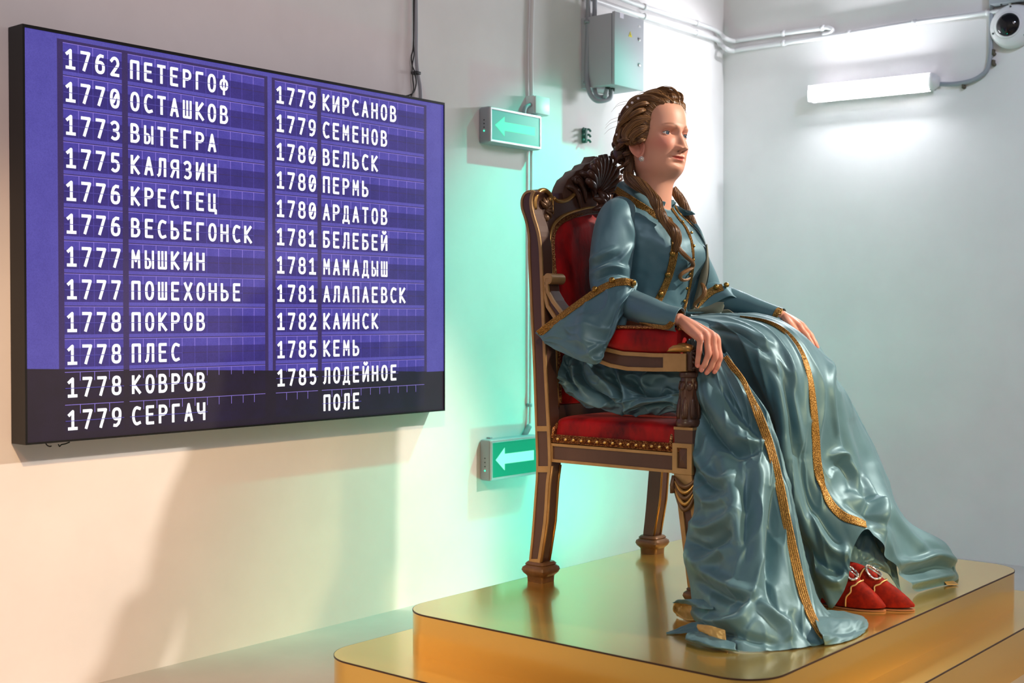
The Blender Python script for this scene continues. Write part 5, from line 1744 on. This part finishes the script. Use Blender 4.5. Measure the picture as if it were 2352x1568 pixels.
def feat(y, z):
    ay = abs(y)
    n = _nz(z)
    sg = _ns(z)
    d = n * math.exp(-abs(y / sg) ** 2.2)
    d += .0112 * G_(ay - .0138, .0060) * G_(z + .0395, .0064)
    d -= .0050 * G_(ay - .0074, .0034) * G_(z + .0462, .0028)
    d -= .0020 * G_(ay - .0195, .004) * G_(z + .040, .007)
    d -= .0085 * G_(ay - .0330, .0170) * G_(z - .004, .0110)
    d -= .0085 * G_(ay - .0165, .0075) * G_(z - .005, .0095)
    d += .0032 * G_(ay - .034, .024) * G_(z - .0205, .0075)
    d += .0066 * G_(ay - .042, .021) * G_(z + .030, .018)
    d -= .0007 * G_(ay - .022 - .35 * (-.050 - z), .004) * G_(z + .054, .011)
    zl = -.0650 + .0020 * (y / .024) ** 2
    d += .0034 * math.exp(-(y / .0185) ** 4) * G_(z + .0594, .0040)
    d += .0042 * math.exp(-(y / .0165) ** 4) * G_(z + .0706, .0045)
    d -= .0038 * math.exp(-(y / .0225) ** 4) * G_(z - zl, .0016)
    d -= .0030 * G_(ay - .0265, .0045) * G_(z + .0640, .0050)
    d -= .0012 * G_(y, .0035) * G_(z + .0530, .0045)
    d += .0048 * G_(y, .017) * G_(z + .093, .011)
    d -= .0030 * G_(y, .020) * G_(z + .0790, .0050)
    return d
def headpt(a, z):
    xf, xb, w = hp(z, 1), hp(z, 2), hp(z, 3)
    xc = xf - (xf - xb) * .52
    ca, sa = math.cos(a), math.sin(a)
    x = xc + ((xf - xc) if ca > 0 else (xc - xb)) * math.copysign(abs(ca) ** (.88 if ca > 0 else 1), ca)
    y = w * math.copysign(abs(sa) ** .92, sa)
    if ca > 0:
        x += feat(y, z) * min(1, ca * 2.2)
    return x, y, z
zrows = [.1175, .1165, .115, .112, .107] + list(np.arange(.101, .032, -.004)) + list(np.arange(.031, -.118, -.00135)) + list(np.arange(-.119, -.262, -.005))
NA = 260
ang = []
for k in range(NA):
    t = k / NA * 2 - 1
    ang.append(math.pi * (abs(t) ** 1.35) * (1 if t >= 0 else -1))
SKIN = np.array([s2l(222), s2l(164), s2l(138)])
BLUSH = np.array([s2l(214), s2l(128), s2l(110)])
LIP = np.array([s2l(178), s2l(78), s2l(66)])
BROW = np.array([s2l(138), s2l(86), s2l(56)])
def skin_col(x, y, z):
    c = SKIN.copy()
    ay = abs(y)
    if x > .03:
        k = .75 * G_(ay - .046, .022) * G_(z + .026, .022)
        c = c + (BLUSH - c) * k
        k = .45 * G_(ay - .033, .018) * G_(z - .006, .010)
        c = c + (BLUSH - c) * k
        zl = -.0650 + .0020 * (y / .024) ** 2
        top_ = zl + .0062 * max(0, 1 - (y / .0240) ** 2) ** .8 - .0014 * G_(y, .004)
        bot_ = zl - .0078 * max(0, 1 - (y / .0225) ** 2) ** .8
        if ay < .0255:
            k = 1 / (1 + math.exp(-(top_ - z) / .0007)) / (1 + math.exp(-(z - bot_) / .0009))
            c = c + (LIP - c) * .95 * k
        if .010 < ay < .052:
            s = (ay - .012) / .040
            zb_ = .0195 + .0085 * math.sin(min(1, max(0, s) ** .8) * math.pi * .78) - .002 * s
            wd = .0042 * (1 - .5 * s)
            c = c + (BROW - c) * .85 * G_(z - zb_, wd) * min(1, max(0, (ay - .010) / .006)) * min(1, (.052 - ay) / .008)
        c = c + (np.array([.10, .02, .015]) - c) * .9 * G_(ay - .0076, .0034) * G_(z + .0462, .0026)  # nostril shade put into the skin colour
    return c
bv, bf, bc = [], [], []
for z in zrows:
    for a in ang:
        p = headpt(a, z)
        bv.append(H2W(*p)); bc.append(skin_col(*p))
n_ = len(zrows)
for i in range(n_ - 1):
    for k in range(NA):
        j = (k + 1) % NA
        bf.append((i * NA + k, i * NA + j, (i + 1) * NA + j, (i + 1) * NA + k))
bf.append(tuple(range(NA)))
def add(vf, col, mixc=None):
    n = len(bv)
    bv.extend(vf[0]); bf.extend([tuple(i + n for i in q) for q in vf[1]])
    bc.extend([col if mixc is None else mixc(p) for p in vf[0]])

# eyelids round the eyeballs
EC, ER = (.0660, .0330, .0015), .0130
def eye_dir(th, el, s, out=9):
    a = math.radians(th)
    e = math.radians(el)
    d = Vector((math.cos(e) * math.cos(a), math.cos(e) * math.sin(a), math.sin(e)))
    o = math.radians(out) * s
    return Vector((d.x * math.cos(o) - d.y * math.sin(o), d.x * math.sin(o) + d.y * math.cos(o), d.z))
LIDC = SKIN * .45 + BLUSH * .55
for s in (-1, 1):
    c = Vector((EC[0], EC[1] * s, EC[2]))
    up_, lo_ = [], []
    for k in range(41):
        th = -100 + 200 * k / 40
        w = max(0, math.cos(math.radians(min(90, abs(th) * 90 / 63)))) ** .70
        tilt = 3 * max(-63, min(63, th)) / 63 * s
        eu, el = 26 * w + tilt, -20 * w + tilt
        q = 1 - .10 * max(0, (abs(th) - 60) / 40)
        up_.append([H2W(*(c + eye_dir(th, eu + dd, s) * r * q)) for dd, r in ((0, ER * 1.0), (0, ER * 1.07), (4, ER * 1.09), (10, ER * 1.08), (13, ER * 1.03), (18, ER * 1.05), (34, ER * 1.0), (56, ER * .86))])
        lo_.append([H2W(*(c + eye_dir(th, el - dd, s) * r * q)) for dd, r in ((0, ER * 1.0), (0, ER * 1.05), (5, ER * 1.07), (14, ER * 1.05), (28, ER * .97), (48, ER * .86))])
    add(grid(up_), LIDC); add(grid(lo_), LIDC)
# ears
for s in (-1, 1):
    rows = []
    for i in range(15):
        r = i / 14
        row = []
        for k in range(40):
            a = 2 * math.pi * k / 40
            ca, sa = math.cos(a), math.sin(a)
            zz = .034 * sa * r
            xx = .019 * ca * r * (1.0 if sa > -.2 else 1 - .25 * (-sa - .2)) - .006 * sa * r
            lobe = max(0, -sa) ** 2
            hh = .010 * math.exp(-((r - .86) / .13) ** 2) * (1 - .5 * lobe) + .007 * lobe * (r ** 2) - .004 * (1 - r) + (.006 * r if r < .86 else .006 * .86 - .06 * (r - .86))
            hh *= .66 - .54 * ca
            row.append(H2W(.014 + xx, s * (.0725 + hh + .006 * (ca < 0) * abs(ca)), -.036 + zz))
        rows.append(row)
    add(grid(rows, True), SKIN * .45 + BLUSH * .55)

# hidden trunk, arms and legs under the gown
add(tube([(1.0, YC, 1.30), (1.0, YC, 1.2), (1.0, YC, 1.05), (1.02, YC, .90), (1.05, YC, .78)], [.06, .085, .075, .095, .09], 20), SKIN)

def remeshed(parts, voxel, smooth_it):
    v, f, _m = merge(*parts)
    me = bpy.data.meshes.new('tmp'); me.from_pydata([tuple(p) for p in v], [], [tuple(q) for q in f])
    bm = bmesh.new(); bm.from_mesh(me); bmesh.ops.recalc_face_normals(bm, faces=bm.faces); bm.to_mesh(me); bm.free()
    o = bpy.data.objects.new('tmp', me); COL.objects.link(o)
    r = o.modifiers.new('r', 'REMESH'); r.mode = 'VOXEL'; r.voxel_size = voxel
    sm = o.modifiers.new('s', 'SMOOTH'); sm.iterations = smooth_it; sm.factor = .5
    dg = bpy.context.evaluated_depsgraph_get()
    ev = o.evaluated_get(dg); m2 = ev.to_mesh()
    vs = [Vector(p.co) for p in m2.vertices]; fs = [tuple(p.vertices) for p in m2.polygons]
    ev.to_mesh_clear()
    bpy.data.objects.remove(o); bpy.data.meshes.remove(me)
    return vs, fs

NAILS = []
def hand(wrist, arm_from, fingers, thumb, nail_n):
    parts = [tube([arm_from, arm_from.lerp(wrist, .5), wrist], [.021, .0215, .0215], 16, flat=.85, up=(0, 0, 1))]
    knuck = []
    for pts, rad in fingers:
        mcp = pts[0]
        knuck.append(mcp)
        parts.append(tube([wrist.lerp(mcp, -.1), wrist.lerp(mcp, .35), wrist.lerp(mcp, .75), mcp], [.0165, .0160, .0135, .0110], 12, smooth_n=3))
        P_ = []
        R_ = []
        rr = [rad * 1.16, rad * 1.02, rad * 1.08, rad * .93, rad * .95, rad * .86]
        m, p, d, t = pts
        for q, r in ((m.lerp(wrist, .22), rr[0] * .95), (m, rr[0]), (m.lerp(p, .5), rr[1]), (p, rr[2]), (p.lerp(d, .5), rr[3]), (d, rr[4]), (d.lerp(t, .55), rr[5]), (t, rr[5] * .86), (t + (t - d).normalized() * rad * .5, rr[5] * .45)):
            P_.append(q); R_.append(r)
        parts.append(tube(P_, R_, 14, smooth_n=4))
        ax = (t - d).normalized()
        nn = (nail_n - ax * nail_n.dot(ax)).normalized()
        NAILS.append((d.lerp(t, .85) + nn * rr[5] * .80, ax, nn, rad))
    for a, b in zip(knuck[:-1], knuck[1:]):
        parts.append(tube([wrist.lerp(a.lerp(b, .5), .1), wrist.lerp(a.lerp(b, .5), .92)], [.015, .010], 12))
    parts.append(tube(thumb, [.016, .0135, .0105, .010, .0085, .005], 14, smooth_n=4))
    return remeshed(parts, .0018, 12)

yf = [-2.432, -2.414, -2.394, -2.374]
def fing(pp, y0, y1): return [W(u, v, y=y0 + (y1 - y0) * i / 3) for i, (u, v) in enumerate(pp)]
wr = W(1563, 735, y=-2.400)
NF = [
    (fing([(1608, 777), (1606, 806), (1603, 826), (1601, 841)], -2.432, -2.428), .0078),
    (fing([(1622, 769), (1627, 812), (1619, 836), (1610, 851)], -2.412, -2.424), .0086),
    (fing([(1636, 769), (1643, 817), (1633, 842), (1622, 857)], -2.392, -2.408), .0088),
    (fing([(1646, 776), (1653, 820), (1648, 840), (1640, 855)], -2.372, -2.386), .0086)]
th_ = [wr.lerp(NF[3][0][0], .15) + Vector((0, .012, -.006)), W(1600, 755, y=-2.352), W(1624, 785, y=-2.338), W(1632, 805, y=-2.336), W(1636, 826, y=-2.338), W(1637, 833, y=-2.339)]
hv = hand(wr, W(1530, 728, y=-2.405), NF, th_, Vector((.75, -.55, .25)))
tips = [f[0][3] for f in NF]; kn = [f[0][0] for f in NF] + [f[0][1] for f in NF]
def hcol(p):
    k = max([math.exp(-((p - t).length / .012) ** 2) for t in tips] + [.75 * math.exp(-((p - t).length / .011) ** 2) for t in kn])
    return SKIN + (BLUSH - SKIN) * (.25 + .6 * k)
add(hv, None, hcol)
wr2 = W(1800, 728, y=-1.88)
FF = [(fing([(1840, 750), (1858, 772), (1866, 790), (1870, 800)], -1.86, -1.86), .008), (fing([(1843, 748), (1862, 770), (1872, 788), (1878, 800)], -1.88, -1.88), .0086),
      (fing([(1842, 748), (1860, 768), (1870, 786), (1876, 798)], -1.90, -1.90), .0088), (fing([(1836, 750), (1852, 770), (1862, 786), (1868, 796)], -1.92, -1.92), .0086)]
nn_ = len(NAILS)
hv2 = hand(wr2, W(1780, 722, y=-1.88), FF, [wr2.lerp(FF[3][0][0], .15), W(1815, 748, y=-1.93), W(1826, 760, y=-1.94), W(1832, 766, y=-1.945), W(1838, 772, y=-1.95), W(1840, 774, y=-1.95)], Vector((.5, 0, .8)))
NAILS = NAILS[:nn_]
tips = [f[0][3] for f in FF]; kn = [f[0][0] for f in FF]
add(hv2, None, hcol)

me = bpy.data.meshes.new('body')
me.from_pydata([tuple(p) for p in bv], [], bf)
ca_ = me.color_attributes.new('skin', 'FLOAT_COLOR', 'POINT')
ca_.data.foreach_set('color', np.concatenate([np.clip(np.array(bc), 0, 1), np.ones((len(bc), 1))], 1).astype(np.float32).ravel())
me.polygons.foreach_set('use_smooth', [True] * len(me.polygons))
bm = bmesh.new(); bm.from_mesh(me); bmesh.ops.recalc_face_normals(bm, faces=bm.faces); bm.to_mesh(me); bm.free()
sk_ = mat('wax_skin', (0.8, .5, .4, 1), 0.47, spec=0.4)
at = nd(sk_, 'ShaderNodeVertexColor'); at.layer_name = 'skin'
wire(sk_, at.outputs[0], bsdf(sk_).inputs['Base Color'])
bsdf(sk_).inputs['Subsurface Weight'].default_value = 0.18
bsdf(sk_).inputs['Subsurface Radius'].default_value = (.012, .005, .003)
bsdf(sk_).inputs['Subsurface Scale'].default_value = 1.0
t_ = noise_tex(sk_, 260, 3); bump(sk_, t_.outputs['Fac'], .08, .0006)
me.materials.append(sk_)
body = link('body', me, pn)
M['nail_skin'] = mat('fingernail', rgb(226, 150, 132), .25)
for c, ax, nn, rad in NAILS:
    sd = ax.cross(nn)
    v, f = ball((0, 0, 0), 1, 12, 8)
    obj('fingernail', ([c + ax * p.x * rad * .78 + sd * p.y * rad * .62 + nn * p.z * rad * .16 for p in v], f), M['nail_skin'], body)
# eyeballs
M['eye_white'] = mat('eye_white', rgb(206, 198, 192), .15)
M['iris'] = mat('blue_grey_iris', rgb(84, 100, 116), .1)
M['limbus'] = mat('dark_iris_rim', rgb(40, 50, 62), .1)
M['pupil'] = mat('pupil', (0.004, .004, .005, 1), .06)
M['lash'] = mat('brown_lashes', rgb(78, 48, 36), .6)
for s in (-1, 1):
    c = Vector((EC[0], EC[1] * s, EC[2]))
    gz = Vector((math.cos(math.radians(4)), math.sin(math.radians(4)), .02)).normalized()
    q = gz.to_track_quat('Z', 'Y').to_matrix()
    prof = [(0, 3), (5, 3), (10.5, 3), (10.6, 1), (17, 1), (27, 1), (27.1, 2), (31.5, 2), (31.6, 0)] + [(a, 0) for a in range(38, 181, 9)]
    rows, mi = [], []
    for i, (a, m) in enumerate(prof):
        a = max(a, .5) if a < 180 else 179.5
        rr = ER * (1.0 + .035 * math.exp(-(a / 22) ** 2))
        rows.append([H2W(*(c + q @ Vector((math.sin(math.radians(a)) * math.cos(b) * rr, math.sin(math.radians(a)) * math.sin(b) * rr, math.cos(math.radians(a)) * rr)))) for b in [2 * math.pi * k / 32 for k in range(32)]])
        if i: mi += [prof[i - 1][1]] * 32
    v, f = grid(rows, True)
    e = obj('eye', (v, f, mi), [M['eye_white'], M['iris'], M['limbus'], M['pupil']], body)
    lp_ = []
    for k in range(21):
        th = -58 + 116 * k / 20
        w = max(0, math.cos(math.radians(th * 90 / 63))) ** .70
        lp_.append(H2W(*(c + eye_dir(th, 26 * w + 3 * th / 63 * s - 1, s) * ER * 1.085)))
    obj('eyelash', tube(lp_, [.0005 + .0007 * math.sin(math.pi * k / 20) for k in range(21)], 6), M['lash'], e)

# earring on the near lobe
ec_ = H2W(.034, -.083, -.073)
er = obj('earring', ball(ec_, .0062, 14, 10), M['crystal'], pn)
for k in range(26):
    z = 1 - 2 * (k + .5) / 26
    a = k * 2.399963
    r = math.sqrt(1 - z * z)
    obj('crystal', ball(ec_ + Vector((r * math.cos(a), r * math.sin(a), z)) * .0068, .0019, 8, 6), M['crystal'], er)

# ------------------------------------------------------------------ hair
hm = mat('golden_brown_hair', (0.2, .1, .05, 1), .36, spec=.5)
at = nd(hm, 'ShaderNodeVertexColor'); at.layer_name = 'tint'
wire(hm, at.outputs[0], bsdf(hm).inputs['Base Color'])
bsdf(hm).inputs['Anisotropic'].default_value = .5
rh = random.Random(11)
def tint(k):
    a, b, c = np.array([s2l(66), s2l(42), s2l(30)]), np.array([s2l(120), s2l(84), s2l(50)]), np.array([s2l(180), s2l(136), s2l(84)])
    return a + (b - a) * min(1, k * 2) if k < .5 else b + (c - b) * (k - .5) * 2
class Hair:
    def __init__(s): s.v, s.f, s.c = [], [], []
    def add(s, vf, k):
        n = len(s.v)
        s.v.extend(vf[0]); s.f.extend([tuple(i + n for i in q) for q in vf[1]]); s.c.extend([tint(k)] * len(vf[0]))
    def build(s, name, parent):
        me = bpy.data.meshes.new(name)
        me.from_pydata([tuple(p) for p in s.v], [], s.f)
        a = me.color_attributes.new('tint', 'FLOAT_COLOR', 'POINT')
        a.data.foreach_set('color', np.concatenate([np.array(s.c), np.ones((len(s.c), 1))], 1).astype(np.float32).ravel())
        me.polygons.foreach_set('use_smooth', [True] * len(me.polygons))
        me.materials.append(hm)
        return link(name, me, parent)
    def lock(s, pts, r, n, twist=0.0, r_str=.0013, shade=.5, spread=.25, up=None, core=True, nseg=8, flat=1.0):
        """bundle of strands round a path; r radius list"""
        q = catmull([tuple(p) + (rr,) for p, rr in zip(pts, r)], nseg)
        P, T, N, B = frames([p[:3] for p in q], up)
        R = [float(p[3]) for p in q]
        if core:
            s.add(tube(P, [x * .93 for x in R], 10, up=up, flat=flat), max(0, shade - .14))
        for k in range(n):
            a0 = 2 * math.pi * (k + rh.random() * .7) / n
            rad = .86 + .20 * rh.random()
            ph = rh.random() * 6.28
            pts2 = []
            for i in range(len(P)):
                t = i / (len(P) - 1)
                a = a0 + twist * t + .25 * math.sin(ph + 5 * t)
                pts2.append(P[i] + (N[i] * (math.cos(a) * flat) + B[i] * math.sin(a)) * R[i] * rad)
            rs = r_str * (.8 + .5 * rh.random())
            s.add(tube(pts2, [rs * (1 if i < len(P) - 4 else (len(P) - i) / 5) for i in range(len(P))], 4, cap=False), min(1, max(0, shade + (rh.random() - .5) * spread * 2)))
hair = Hair()
# cap following the skull
rows = []
for i in range(22):
    t = i / 21
    row = []
    for k in range(41):
        ps = math.radians(-105 + 210 * k / 40)
        row.append((t, ps))
    rows.append(row)
_tH = BVHTree.FromPolygons([tuple(p) for p in bv], bf)
def to_head(p):
    d = p - HO
    return Vector(((d.x * math.cos(HY) + d.y * math.sin(HY)) / HS.x, (-d.x * math.sin(HY) + d.y * math.cos(HY)) / HS.y, d.z / HS.z))
HL = [to_head(drop(_tH, u, v)[0]) for u, v in ((1546, 238), (1526, 238), (1509, 244), (1496, 261), (1492, 285), (1490, 306), (1484, 322), (1470, 330), (1452, 331))]
HL[0].y = 0.0
HLc = [Vector(p) for p in catmull([tuple(p) for p in HL], 8)]
def hairline(ps):
    t = min(1.0, abs(ps) / math.radians(108)) * (len(HLc) - 1)
    i = min(int(t), len(HLc) - 2)
    p = HLc[i].lerp(HLc[i + 1], t - i)
    return Vector((p.x, abs(p.y) * math.copysign(1, ps), p.z))
def hairpath(ps, puff=1.0):
    h = hairline(ps)
    s_, c_ = math.sin(ps), math.cos(ps)
    low = max(0, -c_ + .25)
    o = Vector((.25, s_, c_ * .8)).normalized()
    p1 = h + o * (.010 * puff) + Vector((-.010, 0, .002))
    p2 = h.lerp(Vector((-.02, s_ * .085, .02 + c_ * .098)), .42) + Vector((0, s_ * .014 * puff, c_ * .012 * puff))
    p3 = Vector((-.020, s_ * (.080 + .016 * puff), .016 + c_ * (.094 + .012 * puff) - .012 * low))
    p4 = Vector((-.060, s_ * (.072 + .012 * puff), .008 + c_ * (.084 + .010 * puff) - .014 * low))
    p5 = Vector((-.098, s_ * .052, -.006 + c_ * .056))
    p6 = Vector((-.114, s_ * .024, -.022 + c_ * .018))
    return [h, p1, p2, p3, p4, p5, p6]
rows = []
for k in range(61):
    ps = math.radians(-108 + 216 * k / 60)
    q = catmull([tuple(p) for p in hairpath(ps, .75)], 5)
    rows.append([H2W(*p) for p in q])
hair.add(grid(rows), .30)
NL = 92
for k in range(NL):
    ps = math.radians(-108 + 216 * (k + .5) / NL)
    lay_ = k % 2
    wv = math.sin(k * .62) * .5 + math.sin(k * .23 + 1) * .5      # broad waves shared by neighbouring locks
    pth = hairpath(ps + rh.uniform(-.015, .015), .95 + .16 * lay_ + .30 * wv + rh.uniform(-.04, .04))
    w = [Vector((0, 0, 0)), Vector((0, 0, 0)), Vector((0, 0, .002 * wv)), Vector((-.004, .003 * wv, .006 * wv - .004)),
         Vector((0, .003 * math.sin(k * .5), .009 * math.sin(k * .41) - .006)), Vector((0, .003 * math.sin(k), .008 * math.cos(k * .7) - .004)), Vector((0, 0, .006 * math.sin(k * 3)))]
    pts = [H2W(*(p + d)) for p, d in zip(pth, w)]
    o_ = HD(.2, math.sin(ps), math.cos(ps)).normalized()
    hair.lock(pts, [.0050, .0085, .0105, .0115, .0105, .0085, .0050], 30, twist=rh.uniform(-.25, .25), shade=.47 + .10 * rh.random() + .06 * wv, nseg=6, r_str=.00056, spread=.30, up=o_, flat=.38)
# loose strands lifting from the top of the forehead
for k in range(16):
    u0 = 1500 + 62 * k / 15 + rh.uniform(-4, 4)
    y_ = -2.15 + .09 * k / 15
    hgt = 206 + 12 * abs(k - 9) / 9
    pts = [W(u0 + 2, 240, y=y_), W(u0 + 4 - .1 * k, 222, y=y_), W(max(u0 - 10, 1498), hgt, y=y_ + .004), W(max(u0 - 42, 1484), hgt + 5, y=y_), W(max(u0 - 80, 1468), hgt + 24, y=y_ - .004)]
    hair.lock(pts, [.002, .0045, .0055, .0055, .003], 20, twist=1.0, shade=.58, r_str=.0006, core=True, nseg=6)
for k in range(7):
    pts = [W(1556 + k * 1.2, 240 + k, y=-2.10), W(1560 - k, 222 - k, y=-2.10), W(1546 - 3 * k, 203 + k, y=-2.10), W(1520 - 3 * k, 200 + 1.5 * k, y=-2.105), W(1490, 214, y=-2.11)]
    hair.lock(pts, [.001, .0018, .002, .002, .001], 8, twist=2.0, shade=.62, r_str=.0005, core=False, nseg=7)
# fly-away wisps
for k in range(26):
    ps = math.radians(rh.uniform(-100, 40))
    pth = hairpath(ps, 1.5)
    j = rh.choice((2, 3))
    a = Vector(pth[j]); o = Vector((-.4, math.sin(ps), math.cos(ps))).normalized()
    pts = [H2W(*(a - Vector((-.02, 0, 0)))), H2W(*(a + o * .006)), H2W(*(a + o * .014 + Vector((-.03, 0, -.008)))), H2W(*(a + o * .012 + Vector((-.055, 0, -.02))))]
    hair.add(tube(pts, [.0005, .0005, .0004, .0002], 4, smooth_n=5, cap=False), .6)
_t0 = BVHTree.FromPolygons([tuple(p) for p in hair.v], hair.f)
for path, rr, sh in [
    ([(1500, 256), (1474, 255), (1448, 266), (1430, 285), (1421, 306)], .0125, .55), ([(1494, 272), (1470, 276), (1450, 291), (1439, 309), (1440, 324)], .0125, .60),
    ([(1491, 291), (1470, 299), (1454, 311), (1450, 324), (1460, 331)], .0115, .56), ([(1489, 310), (1477, 318), (1464, 326), (1450, 330)], .0085, .50),
    ([(1512, 243), (1484, 240), (1458, 249), (1436, 267), (1420, 290)], .0120, .62), ([(1526, 238), (1500, 228), (1470, 234), (1444, 251), (1424, 272)], .0120, .55),
    ([(1546, 237), (1524, 220), (1492, 218), (1464, 230), (1442, 247)], .0115, .64), ([(1438, 264), (1422, 292), (1416, 320), (1424, 340)], .0115, .40), ([(1428, 290), (1424, 318), (1436, 336), (1450, 338)], .0095, .34)]:
    pts, nn = [], []
    for i, (u, v) in enumerate(path):
        c, n_ = drop(_t0, u, v)
        pts.append(c + n_ * (.001 if i == 0 else (.0055 if i < len(path) - 1 else .001))); nn.append(n_)
    hair.lock(pts, [rr * .45] + [rr] * (len(pts) - 2) + [rr * .55], 48, twist=.5, shade=sh, r_str=.0006, spread=.35, up=nn[1], flat=.55, nseg=9)
hair.add(ball(W(1428, 348, y=-2.16), .026, 16, 10, (1, 1, 1.5)), .12)
_tR = BVHTree.FromPolygons([tuple(p) for p in hair.v], hair.f)
hr = hair.build('hair', pn)

def ringlet(path, r, wire_r, turns, shade, name='ringlet', n=18):
    """corkscrew curl round a path"""
    h = Hair()
    q = catmull([tuple(p) for p in path], 14)
    P, T, N, B = frames(q)
    pts, rr = [], []
    for i in range(len(P)):
        t = i / (len(P) - 1)
        a = 2 * math.pi * turns * t
        R = r * (1 - .45 * t) * min(1, .3 + 4 * t)
        pts.append(P[i] + (N[i] * math.cos(a) + B[i] * math.sin(a)) * R)
        rr.append(wire_r * (1 - .6 * t))
    pts = pts[::2] + [pts[-1]]; rr = rr[::2] + [rr[-1]]
    h.lock([Vector(p) for p in pts], rr, n, twist=2.0, shade=shade, r_str=wire_r * .16, nseg=2)
    return h.build(name, hr)
for (u, v, y), (u2, v2, y2), r, tr, sh in [
    ((1420, 320, -2.165), (1412, 372, -2.165), .010, 2.2, .28), ((1432, 330, -2.185), (1424, 392, -2.18), .013, 3, .22), ((1445, 345, -2.19), (1440, 396, -2.185), .012, 2.5, .2),
    ((1416, 345, -2.14), (1414, 385, -2.14), .011, 2, .25), ((1440, 335, -2.14), (1432, 398, -2.14), .013, 3, .2), ((1428, 318, -2.15), (1428, 360, -2.15), .014, 2, .3), ((1450, 340, -2.165), (1452, 400, -2.16), .014, 2, .18)]:
    a, b = W(u, v, y=y), W(u2, v2, y=y2)
    ringlet([a, a.lerp(b, .35) + Vector((-.004, 0, 0)), a.lerp(b, .7), b], r * .85, .0075, tr * .85, sh)
# nape hair falling behind the ear
h = Hair()
h.lock([W(1448, 338, y=-2.175), W(1448, 365, y=-2.178), W(1446, 395, y=-2.18), W(1444, 420, y=-2.185)], [.012, .014, .013, .012], 60, 1.2, shade=.26, r_str=.0007)
h.build('nape_lock', hr)
# long curl over the near shoulder
h = Hair()
pp = [(1441, 396, -2.172), (1447, 412, -2.20), (1468, 424, -2.222), (1492, 443, -2.225), (1508, 466, -2.225), (1516, 488, -2.222), (1524, 506, -2.216)]
h.lock([W(*p[:2], y=p[2]) for p in pp], [.012, .0165, .0185, .0135, .0165, .0125, .0150], 90, 4.2, shade=.50, r_str=.0008)
pp = [(1512, 470, -2.225), (1518, 492, -2.225), (1530, 512, -2.22), (1546, 528, -2.215), (1555, 548, -2.212), (1554, 566, -2.21), (1549, 578, -2.208)]
h.lock([W(*p[:2], y=p[2]) for p in pp], [.009, .0145, .0125, .0165, .0135, .008, .004], 80, 3.2, shade=.60, r_str=.0008)
pp = [(1549, 560), (1556, 574), (1570, 588), (1583, 599), (1585, 608), (1574, 616), (1561, 625), (1557, 633), (1562, 639), (1572, 639), (1580, 634)]
h.lock([drop(tT, u, v)[0] + drop(tT, u, v)[1] * .010 for u, v in pp], [.006, .0062, .006, .0055, .0055, .0052, .0048, .0045, .004, .0032, .002], 40, 3, shade=.66, r_str=.0006)
h.build('shoulder_curl', hr)
# curl on the far side
h = Hair()
pp = [(1545, 432, -2.045), (1556, 448, -2.035), (1568, 466, -2.025), (1578, 486, -2.02), (1590, 508, -2.015), (1602, 530, -2.01)]
h.lock([W(*p[:2], y=p[2]) for p in pp], [.010, .013, .013, .012, .010, .006], 60, 3.5, shade=.55, r_str=.0008)
h.build('far_curl', hr)
h = Hair()
pp = [(1612, 650, -2.05), (1618, 664, -2.055), (1616, 678, -2.06), (1604, 690, -2.062), (1596, 700, -2.06), (1600, 708, -2.06)]
h.lock([W(*p[:2], y=p[2]) for p in pp], [.004, .006, .006, .005, .004, .002], 34, 3, shade=.66, r_str=.0006)
h.build('curl_end', hr)
M['pearl'] = mat('pearl', rgb(236, 228, 228), .18, spec=.7)
for u, v, y in ((1466, 226, -2.17), (1452, 236, -2.175), (1421, 281, -2.185), (1417, 309, -2.185), (1424, 262, -2.15), (1441, 246, -2.18)):
    obj('pearl', ball(drop(_tR, u, v)[0], .0042, 12, 8), M['pearl'], hr)
